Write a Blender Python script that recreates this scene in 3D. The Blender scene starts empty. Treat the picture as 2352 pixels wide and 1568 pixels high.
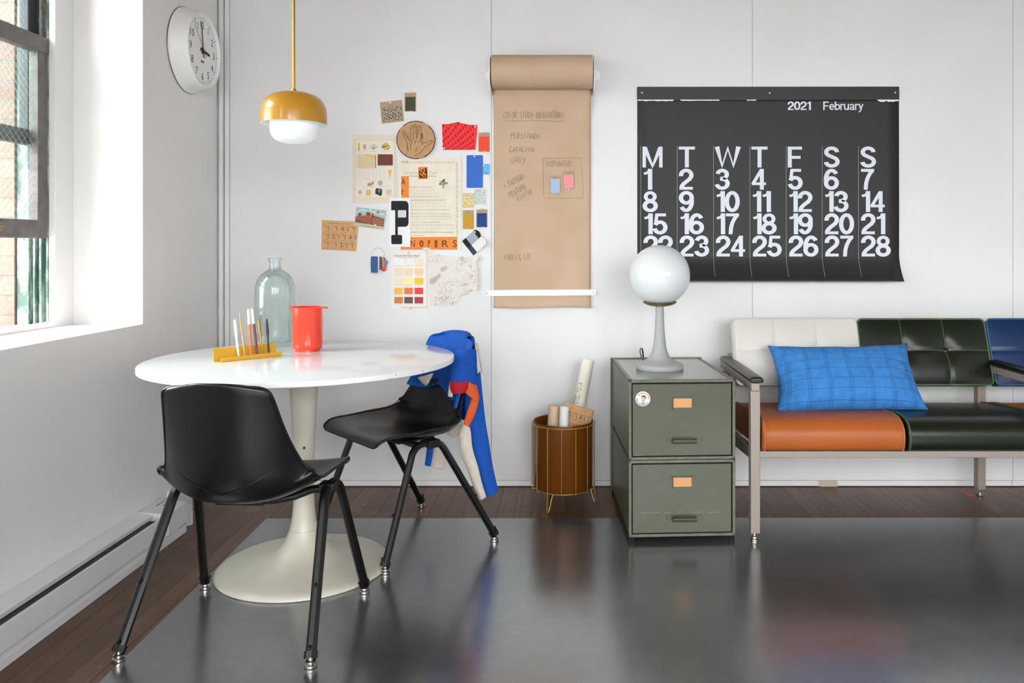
import bpy, bmesh, math, random
from mathutils import Vector, Matrix
random.seed(7)
PI = math.pi
sc = bpy.context.scene
COL = sc.collection

# ------------------------------------------------------------------ camera, sky, light, exposure
F, CX, CY, EYE, YW = 1850.0, 1300.0, 566.0, 1.12, 3.76     # focal length and principal point in pixels, eye height, depth of the far wall
cam_d = bpy.data.cameras.new('camera')
cam = bpy.data.objects.new('camera', cam_d)
COL.objects.link(cam)
cam.location = (0, 0, EYE)
cam.rotation_euler = (PI/2, 0, 0)
cam_d.sensor_fit = 'HORIZONTAL'
cam_d.sensor_width = 36.0
cam_d.lens = F/2352*36.0
cam_d.shift_x = (1176-CX)/2352
cam_d.shift_y = -(784-CY)/2352
cam_d.clip_start = 0.05
sc.camera = cam

sc.view_settings.view_transform = 'Standard'
sc.view_settings.look = 'None'
sc.view_settings.gamma = 1.0
sc.view_settings.exposure = 1.56

world = bpy.data.worlds.new('overcast_sky')
sc.world = world
world.use_nodes = True
wn = world.node_tree
wn.nodes.clear()
wo = wn.nodes.new('ShaderNodeOutputWorld')
wb = wn.nodes.new('ShaderNodeBackground')
wg = wn.nodes.new('ShaderNodeTexCoord')
ws = wn.nodes.new('ShaderNodeSeparateXYZ')
wr = wn.nodes.new('ShaderNodeValToRGB')
wn.links.new(wg.outputs['Generated'], ws.inputs[0])
wmap = wn.nodes.new('ShaderNodeMapRange')
wmap.inputs['From Min'].default_value = -1.0
wn.links.new(ws.outputs['Z'], wmap.inputs['Value'])
wn.links.new(wmap.outputs[0], wr.inputs[0])
cr = wr.color_ramp
cr.elements[0].position = 0.40; cr.elements[0].color = (0.22, 0.22, 0.225, 1)
cr.elements[1].position = 0.60; cr.elements[1].color = (0.945, 0.975, 1.0, 1)
wn.links.new(wr.outputs[0], wb.inputs['Color'])
wb.inputs['Strength'].default_value = 6.0
wn.links.new(wb.outputs[0], wo.inputs['Surface'])

XL, XR, YR, ZC = -1.616, 4.3, -2.7, 3.15     # left wall, right wall, rear wall, ceiling
# window openings: the one in view, more along the left wall, a band in the rear wall
LEFT_WIN = [(1.90, 3.076, 0.82, 2.36), (0.25, 1.43, 0.82, 2.36), (-1.50, -0.22, 0.82, 2.36)]
REAR_WIN = [(-1.10, 0.30, 0.82, 2.60), (0.62, 2.02, 0.82, 2.60), (2.34, 3.74, 0.82, 2.60)]
def portal(name, loc, rot, sx, sy):           # tells the renderer where sky light enters; gives off nothing itself
    l = bpy.data.lights.new(name, 'AREA')
    l.shape = 'RECTANGLE'; l.size = sx; l.size_y = sy
    l.cycles.is_portal = True
    o = bpy.data.objects.new(name, l); COL.objects.link(o)
    o.location = loc; o.rotation_euler = rot
for (y0, y1, z0, z1) in LEFT_WIN:
    portal('window_daylight', (XL-0.42, (y0+y1)/2, (z0+z1)/2), (0, -PI/2, 0), z1-z0, y1-y0)
for (x0, x1, z0, z1) in REAR_WIN:
    portal('window_daylight', (( x0+x1)/2, YR-0.25, (z0+z1)/2), (PI/2, 0, PI), x1-x0, z1-z0)

# ------------------------------------------------------------------ helpers
def P(px, py, Y):
    """photo pixel at a known depth -> point in the room"""
    return Vector(((px-CX)/F*Y, Y, EYE-(py-CY)/F*Y))

def lin(c):
    if isinstance(c, str):
        c = [int(c[i:i+2], 16) for i in (0, 2, 4)]
    out = []
    for v in c[:3]:
        v = v/255.0
        out.append(v/12.92 if v <= 0.04045 else ((v+0.055)/1.055)**2.4)
    return (out[0], out[1], out[2], 1.0)

class NT:
    """small wrapper for building node materials"""
    def __init__(s, name):
        s.m = bpy.data.materials.new(name); s.m.use_nodes = True
        s.t = s.m.node_tree; s.b = s.t.nodes['Principled BSDF']; s.out = s.t.nodes['Material Output']
    def n(s, kind, **kw):
        x = s.t.nodes.new('ShaderNode'+kind)
        for k, v in kw.items():
            if k.startswith('i_'):
                x.inputs[k[2:].replace('_', ' ')].default_value = v
            elif k.startswith('n'):
                x.inputs[int(k[1:])].default_value = v
            else:
                setattr(x, k, v)
        return x
    def l(s, a, b): s.t.links.new(a, b)
    def math(s, op, a, b=None, c=None):
        x = s.t.nodes.new('ShaderNodeMath'); x.operation = op
        for i, v in enumerate((a, b, c)):
            if v is None: continue
            if isinstance(v, (int, float)): x.inputs[i].default_value = v
            else: s.l(v, x.inputs[i])
        return x.outputs[0]
    def mix(s, fac, a, b, blend='MIX'):
        x = s.t.nodes.new('ShaderNodeMix'); x.data_type = 'RGBA'; x.blend_type = blend
        for i, v in ((0, fac), (6, a), (7, b)):
            if isinstance(v, (int, float)): x.inputs[i].default_value = v
            elif isinstance(v, tuple): x.inputs[i].default_value = v
            else: s.l(v, x.inputs[i])
        return x.outputs[2]
    def coord(s, kind='Object', scale=(1, 1, 1)):
        tc = s.n('TexCoord'); mp = s.n('Mapping')
        mp.inputs['Scale'].default_value = scale
        s.l(tc.outputs[kind], mp.inputs[0]); return mp.outputs[0]
    def noise(s, vec, scale, detail=3, rough=0.5):
        x = s.n('TexNoise'); x.inputs['Scale'].default_value = scale
        x.inputs['Detail'].default_value = detail; x.inputs['Roughness'].default_value = rough
        s.l(vec, x.inputs['Vector']); return x.outputs['Fac']
    def ramp(s, fac, p0, c0, p1, c1):
        x = s.n('ValToRGB'); e = x.color_ramp.elements
        e[0].position, e[0].color, e[1].position, e[1].color = p0, c0, p1, c1
        s.l(fac, x.inputs[0]); return x.outputs[0]
    def bump(s, h, strength=0.2, dist=0.002):
        x = s.n('Bump'); x.inputs['Strength'].default_value = strength; x.inputs['Distance'].default_value = dist
        s.l(h, x.inputs['Height']); s.l(x.outputs[0], s.b.inputs['Normal'])

MATS = {}
def mat(name, color, rough=0.5, metal=0.0, var=0.0, vscale=6, bump=0.0, bscale=200, spec=0.5, coat=0.0, bdist=0.001):
    """plain procedural material: colour with soft mottling, and a fine bump"""
    if name in MATS: return MATS[name]
    q = NT(name); b = q.b; c = lin(color)
    b.inputs['Base Color'].default_value = c
    b.inputs['Roughness'].default_value = rough
    b.inputs['Metallic'].default_value = metal
    b.inputs['Specular IOR Level'].default_value = spec
    b.inputs['Coat Weight'].default_value = coat
    if var:
        v = q.coord()
        f = q.noise(v, vscale, 4)
        d = tuple(max(0, x*(1-var)) for x in c[:3])+(1,)
        e = tuple(min(1, x*(1+var)) for x in c[:3])+(1,)
        q.l(q.ramp(f, 0.3, d, 0.7, e), b.inputs['Base Color'])
    if bump:
        q.bump(q.noise(q.coord(), bscale, 3), bump, bdist)
    MATS[name] = q.m
    return q.m

class MB:
    """collects shapes for ONE mesh"""
    def __init__(s): s.v = []; s.f = []; s.m = []; s.uv = None
    def add(s, vs, fs, mat=0):
        o = len(s.v); s.v += [tuple(v) for v in vs]
        s.f += [tuple(i+o for i in f) for f in fs]; s.m += [mat]*len(fs)
    def box(s, x0, x1, y0, y1, z0, z1, mat=0, M=None):
        vs = [Vector((x, y, z)) for x in (x0, x1) for y in (y0, y1) for z in (z0, z1)]
        if M is not None: vs = [M @ v for v in vs]
        s.add(vs, [(0, 1, 3, 2), (4, 6, 7, 5), (0, 4, 5, 1), (2, 3, 7, 6), (0, 2, 6, 4), (1, 5, 7, 3)], mat)
    def lathe(s, prof, c=(0, 0, 0), n=48, mat=0, M=None, closed=False):
        vs = []; fs = []; c = Vector(c)
        for (r, z) in prof:
            for k in range(n):
                a = 2*PI*k/n
                v = Vector((r*math.cos(a), r*math.sin(a), z))
                vs.append((M @ v if M is not None else v)+c)
        m = len(prof)
        for i in range(m if closed else m-1):
            j = (i+1) % m
            for k in range(n):
                l = (k+1) % n
                fs.append((i*n+k, i*n+l, j*n+l, j*n+k))
        s.add(vs, fs, mat)
    def tube(s, pts, r, n=8, mat=0, closed=False, cap=True, up=None, flat=1.0, phase=0.0):
        pts = [Vector(p) for p in pts]; N = len(pts)
        rs = r if isinstance(r, (list, tuple)) else [r]*N
        ts = []
        for i in range(N):
            if closed: t = pts[(i+1) % N]-pts[i-1]
            elif i == 0: t = pts[1]-pts[0]
            elif i == N-1: t = pts[-1]-pts[-2]
            else: t = (pts[i+1]-pts[i]).normalized()+(pts[i]-pts[i-1]).normalized()
            ts.append(t.normalized())
        a = Vector(up) if up is not None else (Vector((0, 0, 1)) if abs(ts[0].z) < 0.9 else Vector((1, 0, 0)))
        nrm = (a-ts[0]*a.dot(ts[0])).normalized()
        vs = []
        for i in range(N):
            nrm = (nrm-ts[i]*nrm.dot(ts[i])).normalized()
            bi = ts[i].cross(nrm)
            for k in range(n):
                q = 2*PI*(k+phase)/n
                vs.append(pts[i]+nrm*(math.cos(q)*rs[i])+bi*(math.sin(q)*rs[i]*flat))
        fs = []
        for i in range(N if closed else N-1):
            j = (i+1) % N
            for k in range(n):
                l = (k+1) % n
                fs.append((i*n+k, i*n+l, j*n+l, j*n+k))
        if cap and not closed:
            fs.append(tuple(range(n))[::-1]); fs.append(tuple((N-1)*n+k for k in range(n)))
        s.add(vs, fs, mat)
    def prism(s, pts, d, mat=0):
        """flat polygon (3D points, in order) thickened by the vector d"""
        pts = [Vector(p) for p in pts]; d = Vector(d); n = len(pts)
        vs = pts+[p+d for p in pts]
        fs = [tuple(range(n)), tuple(range(2*n-1, n-1, -1))]
        fs += [((i+1) % n, i, i+n, (i+1) % n+n) for i in range(n)]
        s.add(vs, fs, mat)
    def grid(s, fn, nu, nv, mat=0, wrap_u=False):
        vs = [fn(i/(nu if wrap_u else nu-1), j/(nv-1)) for j in range(nv) for i in range(nu)]
        fs = []
        for j in range(nv-1):
            for i in range(nu if wrap_u else nu-1):
                k = (i+1) % nu
                fs.append((j*nu+i, j*nu+k, (j+1)*nu+k, (j+1)*nu+i))
        s.add(vs, fs, mat)
    def build(s, name, mats, parent=None, world=True, loc=None, bevel=0, seg=2, sub=0, solid=0, weld=0, angle=38, solid_off=0, fix=True):
        me = bpy.data.meshes.new(name)
        me.from_pydata(s.v, [], s.f)
        if not isinstance(mats, (list, tuple)): mats = [mats]
        for m_ in mats: me.materials.append(m_)
        me.polygons.foreach_set('material_index', s.m)
        me.polygons.foreach_set('use_smooth', [True]*len(s.f))
        bm = bmesh.new(); bm.from_mesh(me)
        if weld: bmesh.ops.remove_doubles(bm, verts=bm.verts, dist=weld)
        if fix: bmesh.ops.recalc_face_normals(bm, faces=bm.faces)
        bm.to_mesh(me); bm.free()
        o = bpy.data.objects.new(name, me); COL.objects.link(o)
        if parent is not None:
            if world: me.transform(wmat(parent).inverted())
            o.parent = parent
        elif loc is not None:
            me.transform(Matrix.Translation(-Vector(loc))); o.location = loc
        me.update()
        me.set_sharp_from_angle(angle=math.radians(angle))
        if solid:
            md = o.modifiers.new('thickness', 'SOLIDIFY'); md.thickness = solid; md.offset = solid_off
        if bevel:
            md = o.modifiers.new('edges', 'BEVEL'); md.width = bevel; md.segments = seg; md.limit_method = 'ANGLE'; md.angle_limit = math.radians(40)
        if sub:
            md = o.modifiers.new('smooth', 'SUBSURF'); md.levels = sub; md.render_levels = sub
        return o

def wmat(o):
    M = o.matrix_basis.copy()
    while o.parent is not None:
        o = o.parent; M = o.matrix_basis @ M
    return M

def tag(o, label=None, cat=None, group=None, kind=None):
    if label: o['label'] = label
    if cat: o['category'] = cat
    if group: o['group'] = group
    if kind: o['kind'] = kind
    return o
def thing(name, label, cat, loc=(0, 0, 0), rz=0, group=None):
    o = bpy.data.objects.new(name, None); COL.objects.link(o)
    o.empty_display_size = 0.05
    o.location = loc; o.rotation_euler = (0, 0, rz)
    return tag(o, label, cat, group)
def struct(o): o['kind'] = 'structure'; return o

# flat pieces on the far wall: given in photo pixels, built as thin solids a little off the wall
def W(px, py, off=0.0):
    s_ = YW/F
    return Vector(((px-CX)*s_, YW-off, EYE-(py-CY)*s_))
def wpoly(mb, pts, off, th=0.0012, mat=0):
    mb.prism([W(x, y, off) for x, y in pts], (0, th, 0), mat)
def rect(x0, y0, x1, y1): return [(x0, y0), (x1, y0), (x1, y1), (x0, y1)]
def rrect(x0, y0, x1, y1, r, n=5):
    pts = []
    for cx, cy, a in ((x1-r, y0+r, -90), (x1-r, y1-r, 0), (x0+r, y1-r, 90), (x0+r, y0+r, 180)):
        for k in range(n+1):
            t = math.radians(a+90*k/n); pts.append((cx+r*math.cos(t), cy+r*math.sin(t)))
    return pts
def ell(cx, cy, rx, ry, n=40): return [(cx+rx*math.cos(2*PI*k/n), cy+ry*math.sin(2*PI*k/n)) for k in range(n)]
def quad_at(q, u, v):
    """point inside a four-cornered piece (tl, tr, br, bl)"""
    tl, tr, br, bl = [Vector(p) for p in q]
    return tuple((tl*(1-u)+tr*u)*(1-v)+(bl*(1-u)+br*u)*v)
def sub_quad(q, u0, v0, u1, v1): return [quad_at(q, u0, v0), quad_at(q, u1, v0), quad_at(q, u1, v1), quad_at(q, u0, v1)]
def ribbon(pts, w, closed=False, mitre=2.2):
    """outline quads of a line of constant width in 2D (mitred)"""
    pts = [Vector(p) for p in pts]; n = len(pts); L = []; R = []
    for i in range(n):
        a = pts[i]-pts[i-1] if (i or closed) else pts[1]-pts[0]
        b = pts[(i+1) % n]-pts[i] if (i < n-1 or closed) else a
        if a.length < 1e-9: a = b
        if b.length < 1e-9: b = a
        a = a.normalized(); b = b.normalized()
        na = Vector((-a.y, a.x)); nb = Vector((-b.y, b.x)); m_ = na+nb
        if m_.length < 1e-6: m_ = na
        m_.normalize(); k = min(mitre, 1/max(0.3, m_.dot(na)))
        L.append(pts[i]+m_*(w/2*k)); R.append(pts[i]-m_*(w/2*k))
    q = []
    for i in range(n if closed else n-1):
        j = (i+1) % n
        q.append([tuple(L[i]), tuple(L[j]), tuple(R[j]), tuple(R[i])])
    return q
def wline(mb, pts, w, off, mat=0, closed=False, f=None):
    """ink or thread line on the wall plane (pixels)"""
    for qd in ribbon(pts, w, closed):
        mb.add([(f(x, y, off) if f else W(x, y, off)) for x, y in qd], [(0, 1, 2, 3)], mat)

_txt = {}
def glyphs(s, space=1.0):
    """flat mesh of a string in Blender's own font: verts (2D) and faces"""
    if (s, space) in _txt: return _txt[(s, space)]
    c = bpy.data.curves.new('lettering', 'FONT'); c.body = s; c.space_character = space; c.resolution_u = 3
    o = bpy.data.objects.new('lettering', c)
    me = bpy.data.meshes.new_from_object(o)
    r = ([(v.co.x, v.co.y) for v in me.vertices], [tuple(p.vertices) for p in me.polygons])
    bpy.data.objects.remove(o); bpy.data.curves.remove(c); bpy.data.meshes.remove(me)
    _txt[(s, space)] = r
    return r
def wtext(mb, s, x0, x1, yb, cap, off, mat=0, rot=0.0, space=1.0, shear=0.0, f=None):
    """string on the wall: from x0 to x1 on baseline yb, capital height cap (pixels), turned by rot degrees about its start"""
    vs, fs = glyphs(s, space)
    if not vs: return
    a, b = min(v[0] for v in vs), max(v[0] for v in vs)
    k = (x1-x0)/(b-a); ky = cap/0.682
    ca, sa = math.cos(math.radians(rot)), math.sin(math.radians(rot))
    out = []
    for (x, y) in vs:
        u = (x-a)*k+shear*y*ky; w = -y*ky
        X, Y = x0+u*ca-w*sa, yb+u*sa+w*ca
        out.append(f(X, Y, off) if f else W(X, Y, off))
    mb.add(out, fs, mat)

def arc(cx, cy, rx, ry, a0, a1, n=16):
    return [(cx+rx*math.cos(math.radians(a0+(a1-a0)*k/n)), cy+ry*math.sin(math.radians(a0+(a1-a0)*k/n))) for k in range(n+1)]
# ------------------------------------------------------------------ materials shared by several things
q = NT('white_wall_paint')
v = q.coord()
base = q.ramp(q.noise(v, 1.3, 3), 0.35, lin('e2e0df'), 0.65, lin('e9e8e7'))
vo = q.n('TexVoronoi'); vo.inputs['Scale'].default_value = 5.0; q.l(v, vo.inputs['Vector'])
dots = q.math('LESS_THAN', vo.outputs['Distance'], 0.014)
q.l(q.mix(q.math('MULTIPLY', dots, 0.5), base, lin('8b8683')), q.b.inputs['Base Color'])
q.b.inputs['Roughness'].default_value = 0.55
q.bump(q.noise(v, 130, 4, 0.6), 0.22, 0.002)
M_WALL = q.m
M_TRIM = mat('white_trim_paint', 'eceae8', 0.4, bump=0.1, bscale=90)
M_HEAT = mat('heater_enamel', 'dddcdd', 0.35)
M_WHITE = mat('white_enamel', 'f2f2f2', 0.3)
M_CEIL = mat('ceiling_paint', 'aa9f94', 0.8)
M_BLACKP = mat('black_shell_plastic', '060609', 0.33, var=0.25, vscale=5, bump=0.08, bscale=260)
M_BLACKM = mat('black_leg_enamel', '0a0a0b', 0.3)
M_CHROME = mat('worn_chrome', 'c9c5bd', 0.22, 1.0)
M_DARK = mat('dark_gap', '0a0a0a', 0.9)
M_STEELPIN = mat('pearl_pin_head', 'd9d7d2', 0.2, 0.5)
M_KRAFT = mat('kraft_card', 'b79a7c', 0.8, var=0.08, vscale=40)
M_INK = mat('black_print_ink', '26221f', 0.7)
M_GREYINK = mat('grey_print_ink', '8d8576', 0.8)
M_PALEINK = mat('pale_print_ink', 'bdb4a0', 0.8)
M_CREAM = mat('cream_paper', 'ece3d0', 0.8, var=0.04, vscale=20)
M_PAPERW = mat('white_paper', 'f1efec', 0.7)

# ------------------------------------------------------------------ the room
# floor: dark boards running away from the camera
q = NT('old_dark_floorboards')
tc = q.n('TexCoord'); sp = q.n('SeparateXYZ'); q.l(tc.outputs['Object'], sp.inputs[0])
cb = q.n('CombineXYZ'); q.l(sp.outputs['Y'], cb.inputs[0]); q.l(sp.outputs['X'], cb.inputs[1])
bt = q.n('TexBrick'); q.l(cb.outputs[0], bt.inputs['Vector'])
for k, v_ in (('Scale', 1.0), ('Mortar Size', 0.0020), ('Mortar Smooth', 0.2), ('Bias', 0.0), ('Brick Width', 1.7), ('Row Height', 0.072)):
    bt.inputs[k].default_value = v_
bt.inputs['Color1'].default_value = (0, 0, 0, 1); bt.inputs['Color2'].default_value = (1, 1, 1, 1); bt.inputs['Mortar'].default_value = (0.5, 0.5, 0.5, 1)
grain = q.n('Mapping'); grain.inputs['Scale'].default_value = (60, 2.2, 1); q.l(tc.outputs['Object'], grain.inputs[0])
g1 = q.noise(grain.outputs[0], 1.0, 5, 0.65)
board = q.ramp(bt.outputs['Color'], 0.0, lin('5c402c'), 1.0, lin('7c5a40'))
col = q.mix(q.ramp(g1, 0.3, (0, 0, 0, 1), 0.75, (1, 1, 1, 1)), board, lin('4a3222'))
wear = q.noise(q.coord(scale=(1, 1, 1)), 2.6, 4, 0.6)
col = q.mix(q.math('MULTIPLY', q.ramp(wear, 0.52, (0, 0, 0, 1), 0.72, (1, 1, 1, 1)), 0.5), col, lin('7a675c'))
vo = q.n('TexVoronoi'); vo.inputs['Scale'].default_value = 9.0; q.l(tc.outputs['Object'], vo.inputs['Vector'])
spk = q.math('LESS_THAN', vo.outputs['Distance'], 0.035)
col = q.mix(q.math('MULTIPLY', spk, 0.6), col, lin('d8d2c8'))
col = q.mix(q.math('MULTIPLY', bt.outputs['Fac'], 0.85), col, lin('120c09'))
q.l(col, q.b.inputs['Base Color'])
q.b.inputs['Roughness'].default_value = 0.42
q.bump(q.math('SUBTRACT', g1, bt.outputs['Fac']), 0.25, 0.002)
M_BOARDS = q.m
mb = MB(); mb.box(XL-0.3, XR+0.2, YR-0.2, YW+0.1, -0.08, 0.0)
struct(mb.build('floor', M_BOARDS))
mb = MB(); mb.box(XL-0.3, XR+0.2, YR-0.2, YW+0.1, ZC, ZC+0.1)
struct(mb.build('ceiling', M_CEIL))

# far wall: a backing and painted plywood panels 1.22 m wide with open joints
mb = MB(); mb.box(XL-0.3, XR+0.2, YW+0.012, YW+0.16, -0.05, ZC)
edges = [-1.569, -0.349, 0.870, 2.086, 3.306, XR+0.1]
for a, b in zip(edges[:-1], edges[1:]):
    mb.box(a+0.0009, b-0.0009, YW, YW+0.014, 0.030, ZC)
struct(mb.build('wall_back', M_WALL))
mb = MB()
for a, b in ((-1.56, -0.33), (-0.328, 0.866), (0.868, 2.08), (2.082, XR)):
    mb.box(a, b, YW-0.004, YW+0.012, 0.004, 0.0285)
struct(mb.build('baseboard_back', M_TRIM, bevel=0.001))

# left wall: thick masonry with window openings
def wall_with_holes(mb, axis, a0, a1, p0, p1, holes):
    """blocks around rectangular openings; the wall runs along y (axis 'y') or x"""
    def bx(a, b, z0, z1):
        if axis == 'y': mb.box(p0, p1, a, b, z0, z1)
        else: mb.box(a, b, p0, p1, z0, z1)
    hs = sorted(holes); cur = a0
    for (h0, h1, z0, z1) in hs:
        bx(cur, h0, -0.05, ZC); bx(h0, h1, -0.05, z0); bx(h0, h1, z1, ZC); cur = h1
    bx(cur, a1, -0.05, ZC)
mb = MB(); wall_with_holes(mb, 'y', YR-0.2, YW+0.01, XL-0.40, XL, LEFT_WIN)
q = NT('white_plaster')
v = q.coord()
q.l(q.ramp(q.noise(v, 1.6, 4), 0.3, lin('e2e0de'), 0.7, lin('eceae9')), q.b.inputs['Base Color'])
q.b.inputs['Roughness'].default_value = 0.5
q.bump(q.noise(v, 9, 3, 0.5), 0.10, 0.006)
M_PLASTER = q.m
struct(mb.build('wall_left', M_PLASTER, weld=0.0001))
mb = MB(); wall_with_holes(mb, 'x', XL-0.3, XR+0.2, YR-0.25, YR, REAR_WIN)
struct(mb.build('wall_rear', M_PLASTER, weld=0.0001))
mb = MB(); mb.box(XR, XR+0.2, YR, YW+0.01, -0.05, ZC)
struct(mb.build('wall_right', M_PLASTER))

# corner trim strip between the two walls
mb = MB(); mb.box(-1.592, -1.5705, YW-0.006, YW+0.02, 0.0, ZC)
struct(mb.build('trim_1', M_TRIM, bevel=0.001))

# the metal sheet over the boards
q = NT('dark_galvanised_sheet')
v = q.coord()
cl = q.noise(v, 1.1, 5, 0.6)
fine = q.noise(q.coord(scale=(8, 8, 1)), 3.0, 5, 0.65)
c1 = q.ramp(cl, 0.3, lin('8e9194'), 0.72, lin('a6a9ac'))
c1 = q.mix(q.math('MULTIPLY', q.ramp(fine, 0.45, (0, 0, 0, 1), 0.75, (1, 1, 1, 1)), 0.35), c1, lin('b0b3b6'))
vo = q.n('TexVoronoi'); vo.inputs['Scale'].default_value = 6.0; q.l(v, vo.inputs['Vector'])
c1 = q.mix(q.math('MULTIPLY', q.math('LESS_THAN', vo.outputs['Distance'], 0.018), 0.5), c1, lin('cfd0d0'))
q.l(c1, q.b.inputs['Base Color'])
q.b.inputs['Metallic'].default_value = 0.85
q.l(q.ramp(cl, 0.25, (0.17, 0.17, 0.17, 1), 0.75, (0.27, 0.27, 0.27, 1)), q.b.inputs['Roughness'])
q.bump(q.noise(v, 3.0, 2), 0.05, 0.004)
M_SHEET = q.m
mb = MB()
mb.prism([(-1.232, 3.315, 0.0002), (2.30, 3.325, 0.0002), (2.33, -1.6, 0.0002), (-1.10, -1.6, 0.0002)], (0, 0, 0.0018))
mb.prism([(2.332, 3.325, 0.0002), (XR-0.05, 3.325, 0.0002), (XR-0.05, -1.6, 0.0002), (2.35, -1.6, 0.0002)], (0, 0, 0.0018))
tag(mb.build('metal_floor_sheet', M_SHEET, loc=(0.5, 0.8, 0)), 'grey galvanised metal sheet laid over the dark floorboards', 'floor sheet')

# ------------------------------------------------------------------ the window in view
M_SASH = mat('weathered_grey_sash_metal', '6f6966', 0.5, 0.3, var=0.2, vscale=25)
M_SASHDARK = mat('dark_sash_metal', '44474a', 0.5, 0.2, var=0.2, vscale=20)
q = NT('peeling_green_frame_paint')
v = q.coord(scale=(1, 1, 0.35))
n1 = q.noise(v, 28, 5, 0.7)
c1 = q.ramp(n1, 0.42, lin('567267'), 0.60, lin('b2bcb4'))
q.l(c1, q.b.inputs['Base Color']); q.b.inputs['Roughness'].default_value = 0.6
M_GREENP = q.m
q = NT('wire_glass')
q.t.nodes.remove(q.b)
tr = q.n('BsdfTransparent'); tr.inputs[0].default_value = (0.93, 0.97, 0.96, 1)
gl = q.n('BsdfGlossy'); gl.inputs['Roughness'].default_value = 0.03
mx = q.n('MixShader'); mx.inputs[0].default_value = 0.05
q.l(tr.outputs[0], mx.inputs[1]); q.l(gl.outputs[0], mx.inputs[2]); q.l(mx.outputs[0], q.out.inputs[0])
M_PANE = q.m
M_WIRE = mat('glass_wire', 'cfd8d4', 0.4, 0.5)

y0, y1, z0, z1 = LEFT_WIN[0]
XF = -1.882                                      # room face of the window frame
win = bpy.data.objects.new('window_1', None); COL.objects.link(win); struct(win)
win.location = (XF, (y0+y1)/2, z0)
yi = 2.968                                       # inner edge of the frame on the far side
mb = MB()
mb.box(XF-0.024, XF, yi, y1-0.0003, z0+0.0003, z1-0.0003); mb.box(XF-0.024, XF, y0+0.0003, y0+0.108, z0+0.0003, z1-0.0003)
mb.box(XF-0.0235, XF-0.0005, y0+0.05, yi+0.03, z0+0.0006, z0+0.024); mb.box(XF-0.0235, XF-0.0005, y0+0.05, yi+0.03, z1-0.06, z1-0.0006)
mb.build('frame', M_TRIM, win, bevel=0.0015)
mb = MB(); mb.box(XF+0.0004, XL+0.0005, y0+0.0003, y1-0.0003, z0+0.0003, z0+0.004)
mb.build('sill', M_TRIM, win)
def sash(xc, za, zb, glass_dark, bottom_h, top_h, stile, name):
    m_ = MB(); t = 0.018
    ya, yb = y0+0.108, yi+0.004
    m_.box(xc-t, xc+t, ya, ya+stile, za, zb); m_.box(xc-t, xc+t, yb-stile, yb, za, zb)
    m_.box(xc-t+0.0007, xc+t-0.0007, ya+0.01, yb-0.01, za+0.0004, za+bottom_h); m_.box(xc-t-0.004, xc+t+0.004, ya+0.0004, yb-0.0004, zb-top_h, zb+0.0005)
    s_ = m_.build(name, glass_dark, win, bevel=0.004, seg=2)
    g = MB(); g.box(xc-0.003, xc+0.003, ya+stile*0.9, yb-stile*0.9, za+bottom_h*0.9, zb-top_h*0.9)
    g.build('pane', M_PANE, s_)
    w_ = MB()
    A0, A1, B0, B1 = ya+stile, yb-stile, za+bottom_h, zb-top_h
    d = 0.030
    k = -int((B1-B0)/d)-1
    while k*d < (A1-A0):
        for sg in (1, -1):
            u0, v0 = k*d, 0.0; u1, v1 = k*d+(B1-B0), B1-B0
            if u0 < 0: v0 -= u0; u0 = 0
            if u1 > A1-A0: v1 -= u1-(A1-A0); u1 = A1-A0
            if v1 > v0:
                p0 = (xc, A0+u0, B0+v0) if sg > 0 else (xc, A1-u0, B0+v0)
                p1 = (xc, A0+u1, B0+v1) if sg > 0 else (xc, A1-u1, B0+v1)
                w_.tube([p0, p1], 0.00035, 3, cap=False)
        k += 1
    w_.build('glass_wires', M_WIRE, s_)
    return s_
lower = sash(XF-0.044, 1.150, 1.885, M_SASH, 0.066, 0.058, 0.058, 'lower_sash')
upper = sash(XF-0.084, 1.490, 2.345, M_SASHDARK, 0.055, 0.05, 0.052, 'upper_sash')
mb = MB()                                         # lifting catch on the bottom rail
mb.box(XF-0.028, XF-0.022, 2.655, 2.725, 1.172, 1.205); mb.box(XF-0.026, XF-0.006, 2.670, 2.712, 1.186, 1.192)
mb.build('sash_lift', mat('worn_brass', '8d7a5c', 0.4, 0.8), lower, bevel=0.003)
mb = MB()                                         # channels the sashes run in, and the outer moulding
for xa, xb, dy in ((XF-0.032, XF-0.0245, 0.001), (XF-0.062, XF-0.052, 0.006), (XF-0.080, XF-0.072, 0.0), (XF-0.094, XF-0.082, 0.022), (XF-0.106, XF-0.097, 0.004), (XF-0.150, XF-0.106, 0.014)):
    mb.box(xa, xb, yi+dy-0.004, yi+0.10, z0, z1)
    mb.box(xa, xb, y0, y0+0.112-dy, z0, z1)
mb.box(XF-0.1495, XF-0.026, yi+0.022, yi+0.10, z0, z1); mb.box(XF-0.1495, XF-0.026, y0, y0+0.086, z0+0.001, z1-0.001)
mb.box(XF-0.1485, XF-0.0255, y0+0.002, y1-0.002, z0-0.009, z0+0.012); mb.box(XF-0.1485, XF-0.0255, y0+0.002, y1-0.002, z1-0.03, z1-0.002)
mb.build('sash_channel', M_GREENP, win, bevel=0.002)
mb = MB()                                         # chain above the raised sash
for k in range(26):
    zc = 1.885+k*0.0175
    ring = [(XF-0.034+(0.004*math.cos(a) if k % 2 else 0), yi-0.012+(0 if k % 2 else 0.004*math.cos(a)), zc+0.0105*math.sin(a)) for a in [2*PI*j/8 for j in range(8)]]
    mb.tube(ring, 0.0012, 5, closed=True)
mb.build('sash_chain', mat('brown_chain_steel', '8a6f66', 0.35, 0.9), win)

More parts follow.
